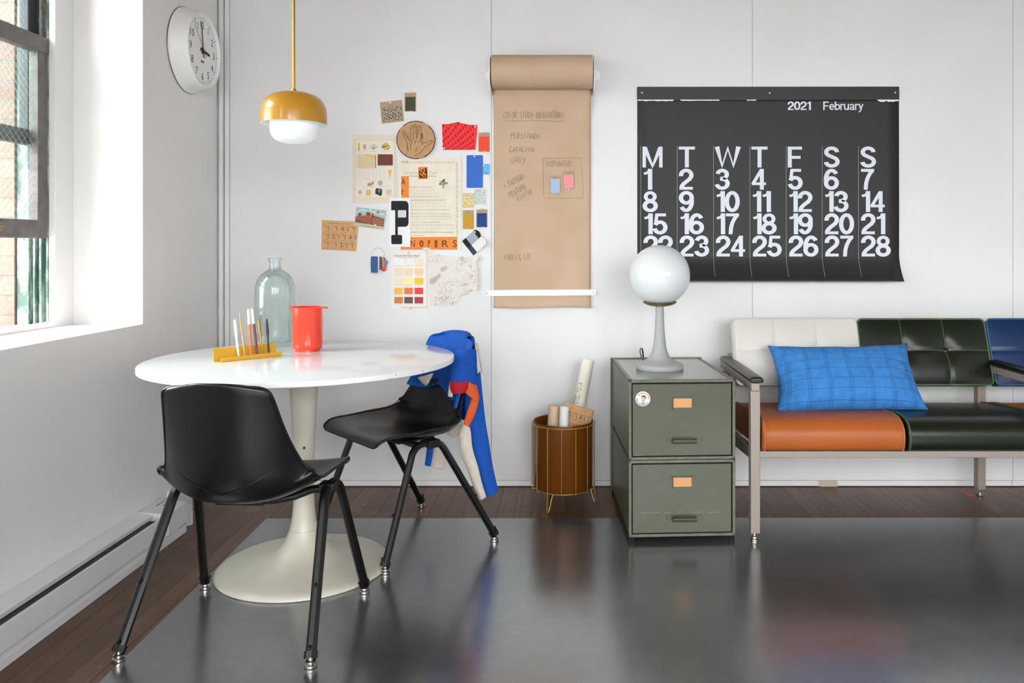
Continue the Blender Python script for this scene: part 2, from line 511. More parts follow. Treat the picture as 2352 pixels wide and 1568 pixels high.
# other windows behind the camera: frame and glazing bars
def plain_window(n, axis, a0, a1, z0_, z1_, p):
    m_ = MB()
    def bx(a, b, za, zb, t=0.04):
        if axis == 'y': m_.box(p-t, p, a, b, za, zb)
        else: m_.box(a, b, p-t, p, za, zb)
    bx(a0, a0+0.06, z0_, z1_); bx(a1-0.06, a1, z0_, z1_); bx(a0, a1, z0_, z0_+0.06); bx(a0, a1, z1_-0.06, z1_)
    bx((a0+a1)/2-0.02, (a0+a1)/2+0.02, z0_, z1_); bx(a0, a1, (z0_+z1_)/2-0.03, (z0_+z1_)/2+0.03)
    struct(m_.build('window_%d' % n, M_SASHDARK))
for n, (a0, a1, c0, c1_) in enumerate(LEFT_WIN[1:]): plain_window(2+n, 'y', a0, a1, c0, c1_, XF)
for n, (a0, a1, c0, c1_) in enumerate(REAR_WIN): plain_window(4+n, 'x', a0, a1, c0, c1_, YR-0.15)

# brick outside
q = NT('old_red_brick')
tc = q.n('TexCoord'); sp = q.n('SeparateXYZ'); q.l(tc.outputs['Object'], sp.inputs[0])
cb = q.n('CombineXYZ'); q.l(q.math('ADD', sp.outputs['X'], sp.outputs['Y']), cb.inputs[0]); q.l(sp.outputs['Z'], cb.inputs[1])
bt = q.n('TexBrick'); q.l(cb.outputs[0], bt.inputs['Vector'])
for k, v_ in (('Scale', 1.0), ('Mortar Size', 0.006), ('Mortar Smooth', 0.3), ('Brick Width', 0.21), ('Row Height', 0.072)):
    bt.inputs[k].default_value = v_
bt.inputs['Color1'].default_value = lin('84594e'); bt.inputs['Color2'].default_value = lin('9c7a6a'); bt.inputs['Mortar'].default_value = lin('756c65')
q.l(q.mix(q.math('MULTIPLY', q.noise(tc.outputs['Object'], 20, 5, 0.7), 0.5), bt.outputs['Color'], lin('b09c92')), q.b.inputs['Base Color'])
q.b.inputs['Roughness'].default_value = 0.9
q.bump(q.math('SUBTRACT', q.noise(tc.outputs['Object'], 60, 4), q.math('MULTIPLY', bt.outputs['Fac'], 2.0)), 0.5, 0.006)
mb = MB()
mb.box(-2.42, -2.034, yi+0.002, yi+1.6, -0.4, 3.6); mb.box(-2.42, -2.034, 0.9, y0+0.11, -0.4, 3.6); mb.box(-2.42, -2.034, y0+0.11, yi+0.002, -0.4, z0-0.03)
struct(mb.build('wall_outside', q.m))
# ------------------------------------------------------------------ things on the left wall and in the corner
# wall clock
ck = thing('wall_clock', 'round white wall clock with black numerals high on the left wall', 'clock', (XL, 3.44, 1.956))
Mx = Matrix.Rotation(PI/2, 4, 'Y')                 # lathe axis z -> +x
def clk(mb, prof, mat=0, n=72): mb.lathe(prof, (XL, 3.44, 1.956), n, mat, Mx)
mb = MB(); clk(mb, [(0.0, 0.0005), (0.178, 0.0005), (0.181, 0.003), (0.180, 0.007), (0.176, 0.010), (0.170, 0.024), (0.163, 0.055), (0.1605, 0.070), (0.1575, 0.075), (0.151, 0.0745), (0.149, 0.070), (0.149, 0.062), (0.0, 0.062)])
mb.build('case', mat('clock_case_white', 'efedea', 0.35), ck)
mb = MB(); clk(mb, [(0.1815, 0.0005), (0.1825, 0.002), (0.1815, 0.0045), (0.1800, 0.0045)])
mb.build('backing_rim', mat('clock_rim_grey', '77756f', 0.4, 0.4), ck)
mb = MB(); clk(mb, [(0.0, 0.0622), (0.149, 0.0622), (0.149, 0.0632), (0.0, 0.0632)])
face = mb.build('dial', mat('clock_dial', 'eef0ee', 0.5), ck)
def C(u, v_, d=0.0636):                            # dial coordinates: u right, v up
    return Vector((XL+d, 3.44+u, 1.956+v_))
mb = MB()
for k in range(60):
    a = 2*PI*k/60; w_ = 0.0022 if k % 5 == 0 else 0.0009; r0 = 0.132; r1 = 0.140
    ux, uy = math.sin(a), math.cos(a)
    mb.add([C(ux*r0-uy*w_, uy*r0+ux*w_), C(ux*r1-uy*w_, uy*r1+ux*w_), C(ux*r1+uy*w_, uy*r1-ux*w_), C(ux*r0+uy*w_, uy*r0-ux*w_)], [(0, 1, 2, 3)])
for h in range(1, 13):
    a = 2*PI*h/12; vs, fs = glyphs(str(h))
    x0_, x1_ = min(v[0] for v in vs), max(v[0] for v in vs)
    s_ = 0.030/0.682; cx, cy = math.sin(a)*0.108, math.cos(a)*0.110
    mb.add([C(cx+(v[0]-(x0_+x1_)/2)*s_, cy+(v[1]-0.341)*s_) for v in vs], fs)
for k in range(5):                                 # small maker's mark, too small to read
    mb.add([C(-0.014+k*0.006, -0.052), C(-0.010+k*0.006, -0.052), C(-0.010+k*0.006, -0.042), C(-0.014+k*0.006, -0.042)], [(0, 1, 2, 3)])
mb.build('numerals', M_INK, face)
def hand(name, ang, r0, r1, w0, w1, d, m_):
    mb = MB(); a = math.radians(ang); ux, uy = math.sin(a), math.cos(a)
    pts = [C(ux*r0-uy*w0, uy*r0+ux*w0, d), C(ux*r1-uy*w1, uy*r1+ux*w1, d), C(ux*r1+uy*w1, uy*r1-ux*w1, d), C(ux*r0+uy*w0, uy*r0-ux*w0, d)]
    mb.prism(pts, (0.0012, 0, 0)); mb.build(name, m_, ck)
hand('hour_hand', 96, -0.022, 0.066, 0.0065, 0.0050, 0.0650, M_INK)
hand('minute_hand', 352, -0.030, 0.118, 0.0036, 0.0026, 0.0670, M_INK)
hand('second_hand', 318, -0.035, 0.105, 0.0011, 0.0007, 0.0690, mat('clock_red', 'b0453c', 0.5))
mb = MB(); clk(mb, [(0.0, 0.064), (0.013, 0.064), (0.013, 0.067), (0.0, 0.067)], n=24); mb.build('hub', M_INK, ck)

# conduit in the corner
cd = thing('corner_conduit', 'thin white painted conduit running up the room corner', 'pipe', (-1.601, 3.735, 0))
mb = MB(); mb.tube([(-1.601, 3.738, 0.0), (-1.601, 3.738, ZC)], 0.0115, 16); mb.build('conduit_pipe', M_HEAT, cd)
mb = MB(); mb.lathe([(0.0115, -0.02), (0.0135, -0.02), (0.0135, 0.02), (0.0115, 0.02)], (-1.601, 3.738, 0.815), 16)
mb.build('coupling', M_HEAT, cd)

# baseboard heater along the left wall
XH = -1.4925
ht = thing('baseboard_heater', 'long white baseboard heater along the bottom of the left wall', 'heater', (XL, 1.6, 0))
ya, yb = -0.6, 3.18
mb = MB(); mb.prism([(XL, ya, 0.1215), (XL, ya, 0.001), (XL+0.006, ya, 0.001), (XL+0.006, ya, 0.116), (XL+0.064, ya, 0.110), (XL+0.064, ya, 0.100), (XL+0.0675, ya, 0.100), (XL+0.0675, ya, 0.1125), (XL+0.065, ya, 0.1150), (XL+0.002, ya, 0.1228)], (0, yb-ya, 0))
mb.build('back_plate', M_HEAT, ht)
mb = MB(); mb.prism([(XH, ya, 0.1135), (XH, ya, 0.046), (XH-0.018, ya, 0.036), (XH-0.018, ya, 0.040), (XH-0.004, ya, 0.050), (XH-0.004, ya, 0.110), (XH-0.010, ya, 0.110), (XH-0.010, ya, 0.1135)], (0, yb-ya, 0))
mb.build('front_panel', M_HEAT, ht)
mb = MB(); mb.prism([(XH-0.026, ya, 0.036), (XH+0.001, ya, 0.024), (XH+0.001, ya, 0.0008), (XH-0.003, ya, 0.0008), (XH-0.003, ya, 0.020), (XH-0.028, ya, 0.032)], (0, yb-ya-0.015, 0))
mb.build('bottom_rail', M_HEAT, ht)
mb = MB(); mb.box(XL+0.008, XH-0.022, ya, yb-0.16, 0.045, 0.082)
yy = 1.2
while yy < yb-0.17:
    mb.box(XL+0.012, XH-0.016, yy, yy+0.0012, 0.040, 0.094); yy += 0.0075
tag(mb.build('heating_fins', mat('heater_fin_metal', '6a6b70', 0.5, 0.6), ht), kind='stuff')
mb = MB(); mb.prism([(XL+0.002, yb-0.16, 0.124), (XL+0.002, yb-0.16, 0.036), (XH+0.002, yb-0.16, 0.036), (XH+0.002, yb-0.16, 0.1155)], (0, 0.16, 0))
ec = mb.build('end_cap', M_HEAT, ht, bevel=0.002)
mb = MB()
for i in range(4):
    for j in range(3):
        u = (0.30+0.2*j); yv = yb-0.075+0.016*i+0.006*(j % 2)
        xx = (XL+0.002)*(1-u)+(XH+0.002)*u; zz = 0.124*(1-u)+0.1155*u
        n_ = Vector((0.0085, 0, 0.1235)).normalized()
        mb.lathe([(0.0, 0), (0.0045, 0)], Vector((xx, yv, zz))+n_*0.0008, 10, 0, Matrix.Rotation(math.atan2(n_.x, n_.z), 4, 'Y'))
mb.build('vent_holes', M_DARK, ec)
mb = MB(); mb.tube([(XH-0.035, yb-0.01, 0.075), (XH-0.035, yb+0.04, 0.075), (XH-0.036, yb+0.062, 0.068), (XH-0.036, yb+0.07, 0.05), (XH-0.036, yb+0.07, 0.0)], 0.022, 14)
mb.build('pipe_elbow', M_HEAT, ht)
# low white skirting from the heater to the corner
mb = MB(); mb.box(XL, XL+0.016, 3.26, YW-0.005, 0.0, 0.125)
struct(mb.build('baseboard_left', M_TRIM, bevel=0.002))

# ------------------------------------------------------------------ pendant lamp
PX, PY = -0.953, 2.82
pl = thing('pendant_lamp', 'mustard yellow dome pendant lamp with white glass hanging over the table', 'lamp', (PX, PY, 1.55))
q = mat('mustard_lamp_enamel', 'c48c22', 0.28, coat=0.3)
mb = MB()
mb.lathe([(0.012, 1.6600), (0.030, 1.6592), (0.052, 1.6560), (0.072, 1.6495), (0.089, 1.6390), (0.101, 1.6250), (0.108, 1.6090), (0.1115, 1.5920), (0.1120, 1.5740), (0.1120, 1.5480)], (PX, PY, 0), 72, 0)
mb.lathe([(0.1120, 1.5480), (0.1108, 1.5474), (0.1100, 1.5490), (0.1100, 1.5740), (0.1060, 1.6060), (0.098, 1.6240), (0.086, 1.6370), (0.060, 1.650), (0.012, 1.656)], (PX, PY, 0), 72, 1)
mb.build('shade', [q, M_WHITE], pl, weld=1e-5, fix=False)
mb = MB(); mb.tube([(PX, PY, 1.662), (PX, PY, ZC-0.02)], 0.0052, 12)
mb.build('rod', mat('brass_rod', 'c59a45', 0.25, 0.5), pl)
mb = MB(); mb.lathe([(0.0, 1.672), (0.0075, 1.672), (0.0085, 1.668), (0.0085, 1.6605), (0.012, 1.6590), (0.0, 1.6590)], (PX, PY, 0), 20)
mb.build('rod_collar', mat('brass_rod', 'c59a45'), pl)
mb = MB(); mb.lathe([(0.0, ZC-0.0005), (0.055, ZC-0.0005), (0.055, ZC-0.02), (0.0, ZC-0.025)], (PX, PY, 0), 40); mb.build('ceiling_rose', q, pl)
mb = MB(); mb.lathe([(0.0795, 1.600), (0.0805, 1.560), (0.0805, 1.535), (0.0785, 1.518), (0.072, 1.502), (0.060, 1.491), (0.042, 1.4840), (0.02, 1.481), (0.0, 1.4803)], (PX, PY, 0), 64)
q = NT('opal_glass'); q.b.inputs['Base Color'].default_value = lin('dfe2e3'); q.b.inputs['Roughness'].default_value = 0.12
q.b.inputs['Subsurface Weight'].default_value = 0.15; q.b.inputs['Subsurface Radius'].default_value = (0.02, 0.02, 0.02)
M_OPAL = q.m
q = NT('lit_opal_glass'); q.b.inputs['Base Color'].default_value = lin('ecefef'); q.b.inputs['Roughness'].default_value = 0.3
q.b.inputs['Emission Color'].default_value = (1.0, 0.99, 0.97, 1); q.b.inputs['Emission Strength'].default_value = 0.06
mb.build('diffuser', q.m, pl)

# ------------------------------------------------------------------ pedestal table
TX, TY, TZ = -0.916, 2.815, 0.732
tb = thing('pedestal_table', 'round white pedestal table with flared cream base by the window', 'table', (TX, TY, 0.002))
q = NT('white_laminate_top')
v = q.coord(); ge = q.n('NewGeometry'); sp = q.n('SeparateXYZ'); q.l(ge.outputs['Normal'], sp.inputs[0])
side = q.math('LESS_THAN', q.math('ABSOLUTE', sp.outputs['Z']), 0.75)
chip = q.math('MULTIPLY', q.math('GREATER_THAN', q.noise(v, 26, 5, 0.75), 0.63), side)
q.l(q.mix(q.math('MULTIPLY', chip, 0.6), lin('e7e8ea'), lin('8d857c')), q.b.inputs['Base Color'])
q.b.inputs['Roughness'].default_value = 0.10
M_TOP = q.m
mb = MB(); R_ = 0.521
mb.lathe([(0.0, TZ), (R_-0.004, TZ), (R_-0.001, TZ-0.001), (R_, TZ-0.004), (R_, TZ-0.016), (R_-0.003, TZ-0.0185), (R_-0.03, TZ-0.0225), (0.07, TZ-0.0245), (0.0, TZ-0.0245)], (TX, TY, 0), 128)
mb.build('tabletop', M_TOP, tb, angle=50)
q = NT('aged_cream_enamel')
v = q.coord()
grime = q.ramp(q.noise(v, 5, 5, 0.65), 0.42, (0, 0, 0, 1), 0.75, (1, 1, 1, 1))
c1 = q.mix(q.math('MULTIPLY', grime, 0.45), lin('dcd7c8'), lin('b9ae97'))
sp = q.n('SeparateXYZ'); q.l(v, sp.inputs[0])
seam = q.math('LESS_THAN', q.math('ABSOLUTE', q.math('SUBTRACT', sp.outputs['Z'], 0.675)), 0.0008)
seam2 = q.math('LESS_THAN', q.math('ABSOLUTE', q.math('SUBTRACT', sp.outputs['Z'], 0.135)), 0.0006)
c1 = q.mix(q.math('MULTIPLY', q.math('MAXIMUM', seam, seam2), 0.6), c1, lin('6f675a'))
q.l(c1, q.b.inputs['Base Color']); q.b.inputs['Roughness'].default_value = 0.3
M_PED = q.m
prof = [(0.0, 0.7075), (0.057, 0.7075), (0.0575, 0.700), (0.055, 0.680), (0.049, 0.630), (0.0440, 0.575), (0.0400, 0.510), (0.0365, 0.430), (0.0345, 0.340), (0.0342, 0.270), (0.0362, 0.215), (0.0415, 0.165), (0.0505, 0.128), (0.063, 0.100), (0.080, 0.077), (0.103, 0.058), (0.130, 0.045), (0.160, 0.0365), (0.195, 0.0305), (0.235, 0.026), (0.270, 0.021), (0.284, 0.0165), (0.2905, 0.010), (0.292, 0.0045), (0.290, 0.0022), (0.0, 0.0022)]
mb = MB(); mb.lathe(prof, (TX, TY, 0), 96)
mb.build('pedestal', M_PED, tb, angle=50)
mb = MB()
mb.lathe([(0.0, 0.0365), (0.0045, 0.036), (0.005, 0.0335)], (TX+0.012, TY, 0.425), 14, 0, Matrix.Rotation(PI/2, 4, 'X'))
mb.build('screw_mark', mat('dark_scuff', '4b463f', 0.6), tb)

# ------------------------------------------------------------------ shell chairs
ST = [  # y, z of the centre line from the front lip over the seat up the back; half width; lift of the edges
    (0.228, 0.414, 0.206, 0.006), (0.220, 0.425, 0.214, 0.010), (0.188, 0.430, 0.222, 0.018), (0.120, 0.420, 0.228, 0.030), (0.040, 0.405, 0.231, 0.050),
    (-0.050, 0.394, 0.232, 0.064), (-0.115, 0.396, 0.228, 0.080), (-0.163, 0.416, 0.222, 0.094), (-0.192, 0.456, 0.208, 0.094), (-0.208, 0.515, 0.190, 0.080),
    (-0.221, 0.580, 0.175, 0.062), (-0.233, 0.640, 0.164, 0.050), (-0.245, 0.695, 0.156, 0.042), (-0.253, 0.730, 0.150, 0.036), (-0.258, 0.752, 0.147, 0.032)]
def cat_rom(v):
    n = len(ST)-1; x = max(0.0, min(0.99999, v))*n; i = int(x); t = x-i
    p = [ST[max(0, min(n, i+k))] for k in (-1, 0, 1, 2)]
    r = []
    for k in range(4):
        a, b, c, d = (w[k] for w in p)
        r.append(0.5*((2*b)+(c-a)*t+(2*a-5*b+4*c-d)*t*t+(3*b-a-3*c+d)*t**3))
    return r
def shell(u, v, off=0.0):
    """point of the chair shell; u -1..1 across, v 0..1 from front lip to back top; off = distance towards the sitter"""
    y, z, w, lift = cat_rom(v)
    a = cat_rom(max(0, v-0.01)); b = cat_rom(min(1, v+0.01))
    ty, tz = b[0]-a[0], b[1]-a[1]; L = math.hypot(ty, tz) or 1
    ny, nz = tz/L, -ty/L                            # left normal of the path: towards the sitter
    if v < 0.5 and nz < 0 or v >= 0.5 and ny < 0: ny, nz = -ny, -nz
    s0 = v*0.98; s1 = (1-v)*0.98; rc0, rc1 = 0.065, 0.070
    sh = 0.0
    if s0 < rc0: sh = max(sh, rc0-math.sqrt(max(0, rc0*rc0-(rc0-s0)**2)))
    if s1 < rc1: sh = max(sh, rc1-math.sqrt(max(0, rc1*rc1-(rc1-s1)**2)))
    w = w-sh*0.85
    l = lift*abs(u)**2.6
    kz = 1-min(1, max(0, (v-0.62)/0.25))              # the upper back curls straight forward
    zd = 0.010*abs(u)**3.0*min(1, max(0, (v-0.70)/0.25))
    return Vector((w*u, y+ny*(l+off), z+nz*(l*kz+off)-zd))
def vs_rows():
    e = [0.0, 0.006, 0.014, 0.025, 0.04, 0.06, 0.085]
    return e+[0.085+0.83*k/34 for k in range(1, 34)]+[1-x for x in reversed(e)]
VR = vs_rows()
CH_W = 0.265
def make_chair(label, x, y, rz):
    t = thing('shell_chair', label, 'chair', (x, y, 0), rz, 'black shell chairs around the table')
    us = [-1+2*k/28 for k in range(29)]
    mb = MB(); vs = [shell(u, v) for v in VR for u in us]; n = len(us); m_ = len(VR)
    mb.add(vs, [(j*n+i, j*n+i+1, (j+1)*n+i+1, (j+1)*n+i) for j in range(m_-1) for i in range(n-1)])
    o = mb.build('seat_shell', M_BLACKP, t, world=False, solid=0.0065, solid_off=0, sub=1, angle=180)
    rim = [shell(u, 0) for u in us]+[shell(1, v) for v in VR[1:]]+[shell(u, 1) for u in reversed(us[:-1])]+[shell(-1, v) for v in reversed(VR[1:-1])]
    mb = MB(); mb.tube(rim, 0.0055, 8, closed=True)
    mb.build('shell_rim', M_BLACKP, o, world=False)
    mb = MB()
    for off in (-0.0035, 0.0030):
        mb.tube([shell(-0.72+1.44*k/20, 0.625-0.075*(1-abs(-1+2*k/20)), off) for k in range(21)], [0.0005+0.0022*(1-abs(-1+2*k/20)) for k in range(21)], 6)
    mb.build('shell_crease', M_BLACKP, o, world=False)
    # four legs: each side is one bent tube, built as a front and a rear leg meeting at the top of the bend
    for sx in (-1, 1):
        top = Vector((sx*0.224, 0.035, 0.410))
        for fy, nm in ((0.228, 'leg'), (-0.232, 'leg')):
            foot = Vector((sx*CH_W, fy, 0.028))
            sgn = 1 if fy > 0 else -1
            b1 = top+Vector((0, sgn*0.036, -0.004)); b2 = top+Vector((sx*0.004, sgn*0.066, -0.030))
            d = (foot-b2)
            pts = [top, top+Vector((0, sgn*0.018, 0)), b1, top+Vector((sx*0.002, sgn*0.053, -0.014)), b2, b2+d*0.08, b2+d*0.5, foot]
            mb = MB(); mb.tube(pts, 0.0148, 8, up=(1, 0, 0), phase=0.5, flat=0.86)
            lg = mb.build(nm, M_BLACKM, t, world=False, angle=30)
            dn = d.normalized()
            mb = MB(); c0 = foot-dn*0.014
            mb.tube([c0, foot+dn*0.003], 0.0180, 8, up=(1, 0, 0), phase=0.5)
            mb.build('leg_sleeve', M_BLACKM, lg, world=False)
            for fr in (0.55, 0.93):
                pt = b2+d*fr; mb = MB(); mb.lathe([(0.0, 0.011), (0.005, 0.010), (0.006, 0.0)], pt+Vector((0, sgn*0.011, 0)), 8, 0, Matrix.Rotation(-sgn*PI/2, 4, 'X'))
                mb.build('leg_button', M_BLACKM, lg, world=False)
            mb = MB()
            mb.lathe([(0.0, 0.034), (0.008, 0.034), (0.008, 0.021), (0.0135, 0.019), (0.0135, 0.014), (0.011, 0.013), (0.0165, 0.010), (0.0165, 0.0035), (0.012, 0.0022), (0.0, 0.0022)], (foot.x, foot.y, 0), 18)
            mb.build('foot_glide', M_CHROME, lg, world=False)
    mb = MB()
    mb.tube([(-0.215, 0.02, 0.402), (-0.17, 0.02, 0.396), (-0.12, 0.01, 0.378), (-0.06, 0.0, 0.368), (0.06, 0.0, 0.368), (0.12, 0.01, 0.378), (0.17, 0.02, 0.396), (0.215, 0.02, 0.402)], 0.0125, 8, phase=0.5)
    mb.box(-0.07, 0.07, -0.09, 0.07, 0.3795, 0.3885)
    mb.box(-0.245, -0.200, -0.005, 0.040, 0.392, 0.420); mb.box(0.200, 0.245, -0.005, 0.040, 0.392, 0.420)
    mb.build('seat_support', M_BLACKM, t, world=False, bevel=0.002)
    return t
chA = make_chair('black shell chair in front of the table with its bare back turned towards us', -0.930, 2.392, math.radians(-3.5))
chB = make_chair('black shell chair right of the table with a blue sweater over its back', -0.622, 3.108, math.radians(131.2))
# ------------------------------------------------------------------ sweater over the back of the far chair
MB_ = wmat(chB)
M_BLUEK = mat('blue_knit_wool', '0750ae', 0.85, var=0.12, vscale=60, bump=0.35, bscale=420)
M_CREAMK = mat('cream_knit_wool', 'ded3c4', 0.9, var=0.06, vscale=50, bump=0.35, bscale=420)
M_REDK = mat('red_knit_wool', 'b8141f', 0.85, bump=0.3, bscale=420)
M_ORANGEK = mat('orange_knit_wool', 'e8632f', 0.85, bump=0.3, bscale=420)
def cs(v): return MB_ @ v
sw = thing('sweater', 'blue knit sweater with red, orange and cream stripes draped over the far chair', 'sweater', tuple(cs(shell(0, 1.0))))
def hem_front(u):                                   # how far down the front of the back the sweater comes
    return 0.645+0.03*math.sin(2.2*u+0.5)+0.012*math.sin(7*u)
def drape(u, s):
    """u -1..1 along the chair back (−1 = side nearest the camera's left), s 0..1 from front hem over the top to the back hem"""
    uu = u*1.05
    fold = 0.0025*math.sin(7*u+1.0)+0.0012*math.sin(15*u)
    if s < 0.42:
        v = hem_front(u)+(1.0-hem_front(u))*(s/0.42)
        p = shell(max(-1, min(1, uu)), min(1, v), 0.021+fold+0.006*(1-s/0.42))
        ex = uu-max(-1, min(1, uu))
        return cs(p+Vector((ex*0.17, -abs(ex)*0.25, 0.013*(s/0.42)**2)))
    if s < 0.52:
        a = (s-0.42)/0.10*PI
        p = shell(max(-1, min(1, uu)), 1.0, 0.0); r = 0.021
        ex = uu-max(-1, min(1, uu))
        return cs(p+Vector((ex*0.17, math.cos(a)*r-abs(ex)*0.25, 0.013+math.sin(a)*0.012)))
    t = (s-0.52)/0.48
    p = shell(max(-1, min(1, uu)), 1.0, 0.0); ex = uu-max(-1, min(1, uu))
    zb = 0.40
    z = (p.z+0.013)*(1-t)+zb*t
    return cs(Vector((p.x*(1+0.04*t)+ex*0.17, p.y-0.021-0.031*t-abs(ex)*0.25+0.010*math.sin(10*u+2*t)*t, z)))
mb = MB(); mb.grid(lambda a, b: drape(-1+2*a, b), 33, 52)
mb.build('sweater_body', M_BLUEK, sw, solid=0.006, sub=1, angle=180)
def strip(mb, L, R, nu=9, bulge=0.012, mat_=0, sub_=5):
    """cloth between two edge lines (lists of room points), bulging towards the camera"""
    def res(pts, n):
        pts = [Vector(p) for p in pts]; out = []
        m_ = len(pts)-1
        for k in range(n):
            x = k/(n-1)*m_; i = min(int(x), m_-1); t = x-i
            p0, p1, p2, p3 = pts[max(0, i-1)], pts[i], pts[i+1], pts[min(m_, i+2)]
            out.append(0.5*((2*p1)+(p2-p0)*t+(2*p0-5*p1+4*p2-p3)*t*t+(3*p1-p0-3*p2+p3)*t**3))
        return out
    n = (max(len(L), len(R))-1)*sub_+1
    A, B = res(L, n), res(R, n)
    def fn(a, b):
        j = round(b*(n-1)); p = A[j].lerp(B[j], a)
        return p+Vector((0, -bulge*4*a*(1-a), 0))
    mb.grid(fn, nu, n, mat_)
pp = lambda *r: [P(*t) for t in r]
# the sleeve nearest the camera: blue shoulder, red and orange band, orange, cream and blue hanging to the floor
mb = MB(); strip(mb, pp((1046, 800, 3.10), (1040, 830, 3.07), (1034, 858, 3.05), (1034, 880, 3.04)), pp((1094, 800, 3.13), (1096, 830, 3.12), (1094, 858, 3.10), (1093, 884, 3.09)), bulge=0.035)
s1_ = mb.build('sleeve', M_BLUEK, sw, solid=0.006, sub=1, angle=180)
mb = MB(); strip(mb, pp((1033, 874, 3.035), (1034, 888, 3.03), (1038, 902, 3.035)), pp((1076, 876, 3.045), (1074, 890, 3.04), (1069, 901, 3.045)), bulge=0.022)
mb.build('sleeve_stripe', M_REDK, s1_, solid=0.007, sub=1, angle=180)
mb = MB(); strip(mb, pp((1076, 876, 3.034), (1074, 890, 3.03), (1069, 901, 3.035)), pp((1094, 884, 3.075), (1099, 905, 3.08), (1098, 925, 3.09)), bulge=0.008)
strip(mb, pp((1072, 900, 3.045), (1084, 906, 3.06), (1082, 918, 3.08), (1072, 948, 3.09), (1065, 972, 3.10)), pp((1098, 900, 3.078), (1100, 915, 3.085), (1097, 930, 3.09), (1089, 955, 3.10), (1076, 980, 3.11)), bulge=0.006)
mb.build('sleeve_stripe', M_ORANGEK, s1_, solid=0.007, sub=1, angle=180)
mb = MB(); strip(mb, pp((1064, 972, 3.105), (1056, 990, 3.115), (1055, 1010, 3.12), (1058, 1040, 3.13), (1073, 1075, 3.14), (1083, 1105, 3.15), (1103, 1148, 3.16)), pp((1078, 979, 3.112), (1082, 995, 3.12), (1084, 1020, 3.125), (1090, 1045, 3.13), (1099, 1075, 3.14), (1106, 1105, 3.15), (1117, 1141, 3.16)), bulge=0.012)
mb.build('sleeve_stripe', M_CREAMK, s1_, solid=0.007, sub=1, angle=180)
mb = MB(); strip(mb, pp((1068, 900, 3.14), (1068, 950, 3.15), (1076, 985, 3.16), (1086, 1030, 3.165), (1098, 1075, 3.17), (1108, 1110, 3.175), (1116, 1141, 3.18)), pp((1103, 850, 3.17), (1109, 910, 3.175), (1115, 965, 3.18), (1124, 1020, 3.185), (1130, 1060, 3.19), (1137, 1095, 3.195), (1145, 1128, 3.20)), bulge=0.014)
mb.build('sleeve', M_BLUEK, sw, solid=0.007, sub=1, angle=180)
mb = MB(); strip(mb, pp((1093, 786, 3.235), (1099, 815, 3.235), (1104, 840, 3.235), (1106, 856, 3.235)), pp((1098.5, 788, 3.24), (1104, 815, 3.24), (1106.5, 840, 3.24), (1107.5, 856, 3.24)), bulge=0.0)
mb.build('lining', M_CREAMK, sw, solid=0.004, sub=1, angle=180)
# the other sleeve and hem showing under the seat
mb = MB(); strip(mb, pp((982, 1020, 3.34), (979, 1045, 3.34), (976, 1068, 3.34)), pp((998, 1020, 3.33), (994, 1045, 3.33), (989, 1071, 3.33)), bulge=0.004)
s2_ = mb.build('sleeve', M_BLUEK, sw, solid=0.007, sub=1, angle=180)
mb = MB(); strip(mb, pp((997, 1018, 3.335), (993, 1045, 3.335), (989, 1071, 3.335)), pp((1010, 1005, 3.33), (1021, 1040, 3.33), (1021, 1077, 3.33)), bulge=0.012)
mb.build('sleeve_lining', M_CREAMK, s2_, solid=0.007, sub=1, angle=180)
mb = MB(); strip(mb, pp((1030, 965, 3.22), (1026, 995, 3.225), (1040, 1003, 3.23)), pp((1062, 960, 3.19), (1060, 985, 3.20), (1052, 1000, 3.21)), bulge=0.01)
mb.build('hem_lining', M_CREAMK, sw, solid=0.007, sub=1, angle=180)
# collar fold and cream facing showing under the tabletop
mb = MB(); strip(mb, pp((958, 866, 3.245), (968, 878, 3.235), (979, 886, 3.22)), pp((996, 856, 3.20), (990, 868, 3.195), (983, 880, 3.19)), bulge=0.006)
mb.build('front_facing', M_CREAMK, sw, solid=0.006, sub=1, angle=180)
mb = MB(); strip(mb, pp((1034, 872, 3.05), (1031, 893, 3.05), (1029, 910, 3.05)), pp((1039, 890, 3.04), (1040, 902, 3.04), (1039, 912, 3.04)), bulge=0.003)
mb.build('cuff_lining', M_CREAMK, sw, solid=0.005, sub=1, angle=180)

mb = MB()
for (px, py, r_) in ((992, 874, 0.0075), (998, 879, 0.0065), (1003, 873, 0.006), (989, 881, 0.006), (997, 870, 0.0055)):
    c_ = P(px, py, 3.185); mb.lathe([(r_*math.sin(a*PI/6), -r_*math.cos(a*PI/6)) for a in range(7)], c_, 10)
mb.build('dark_trim', mat('dark_wool_knots', '15161c', 0.9), sw)

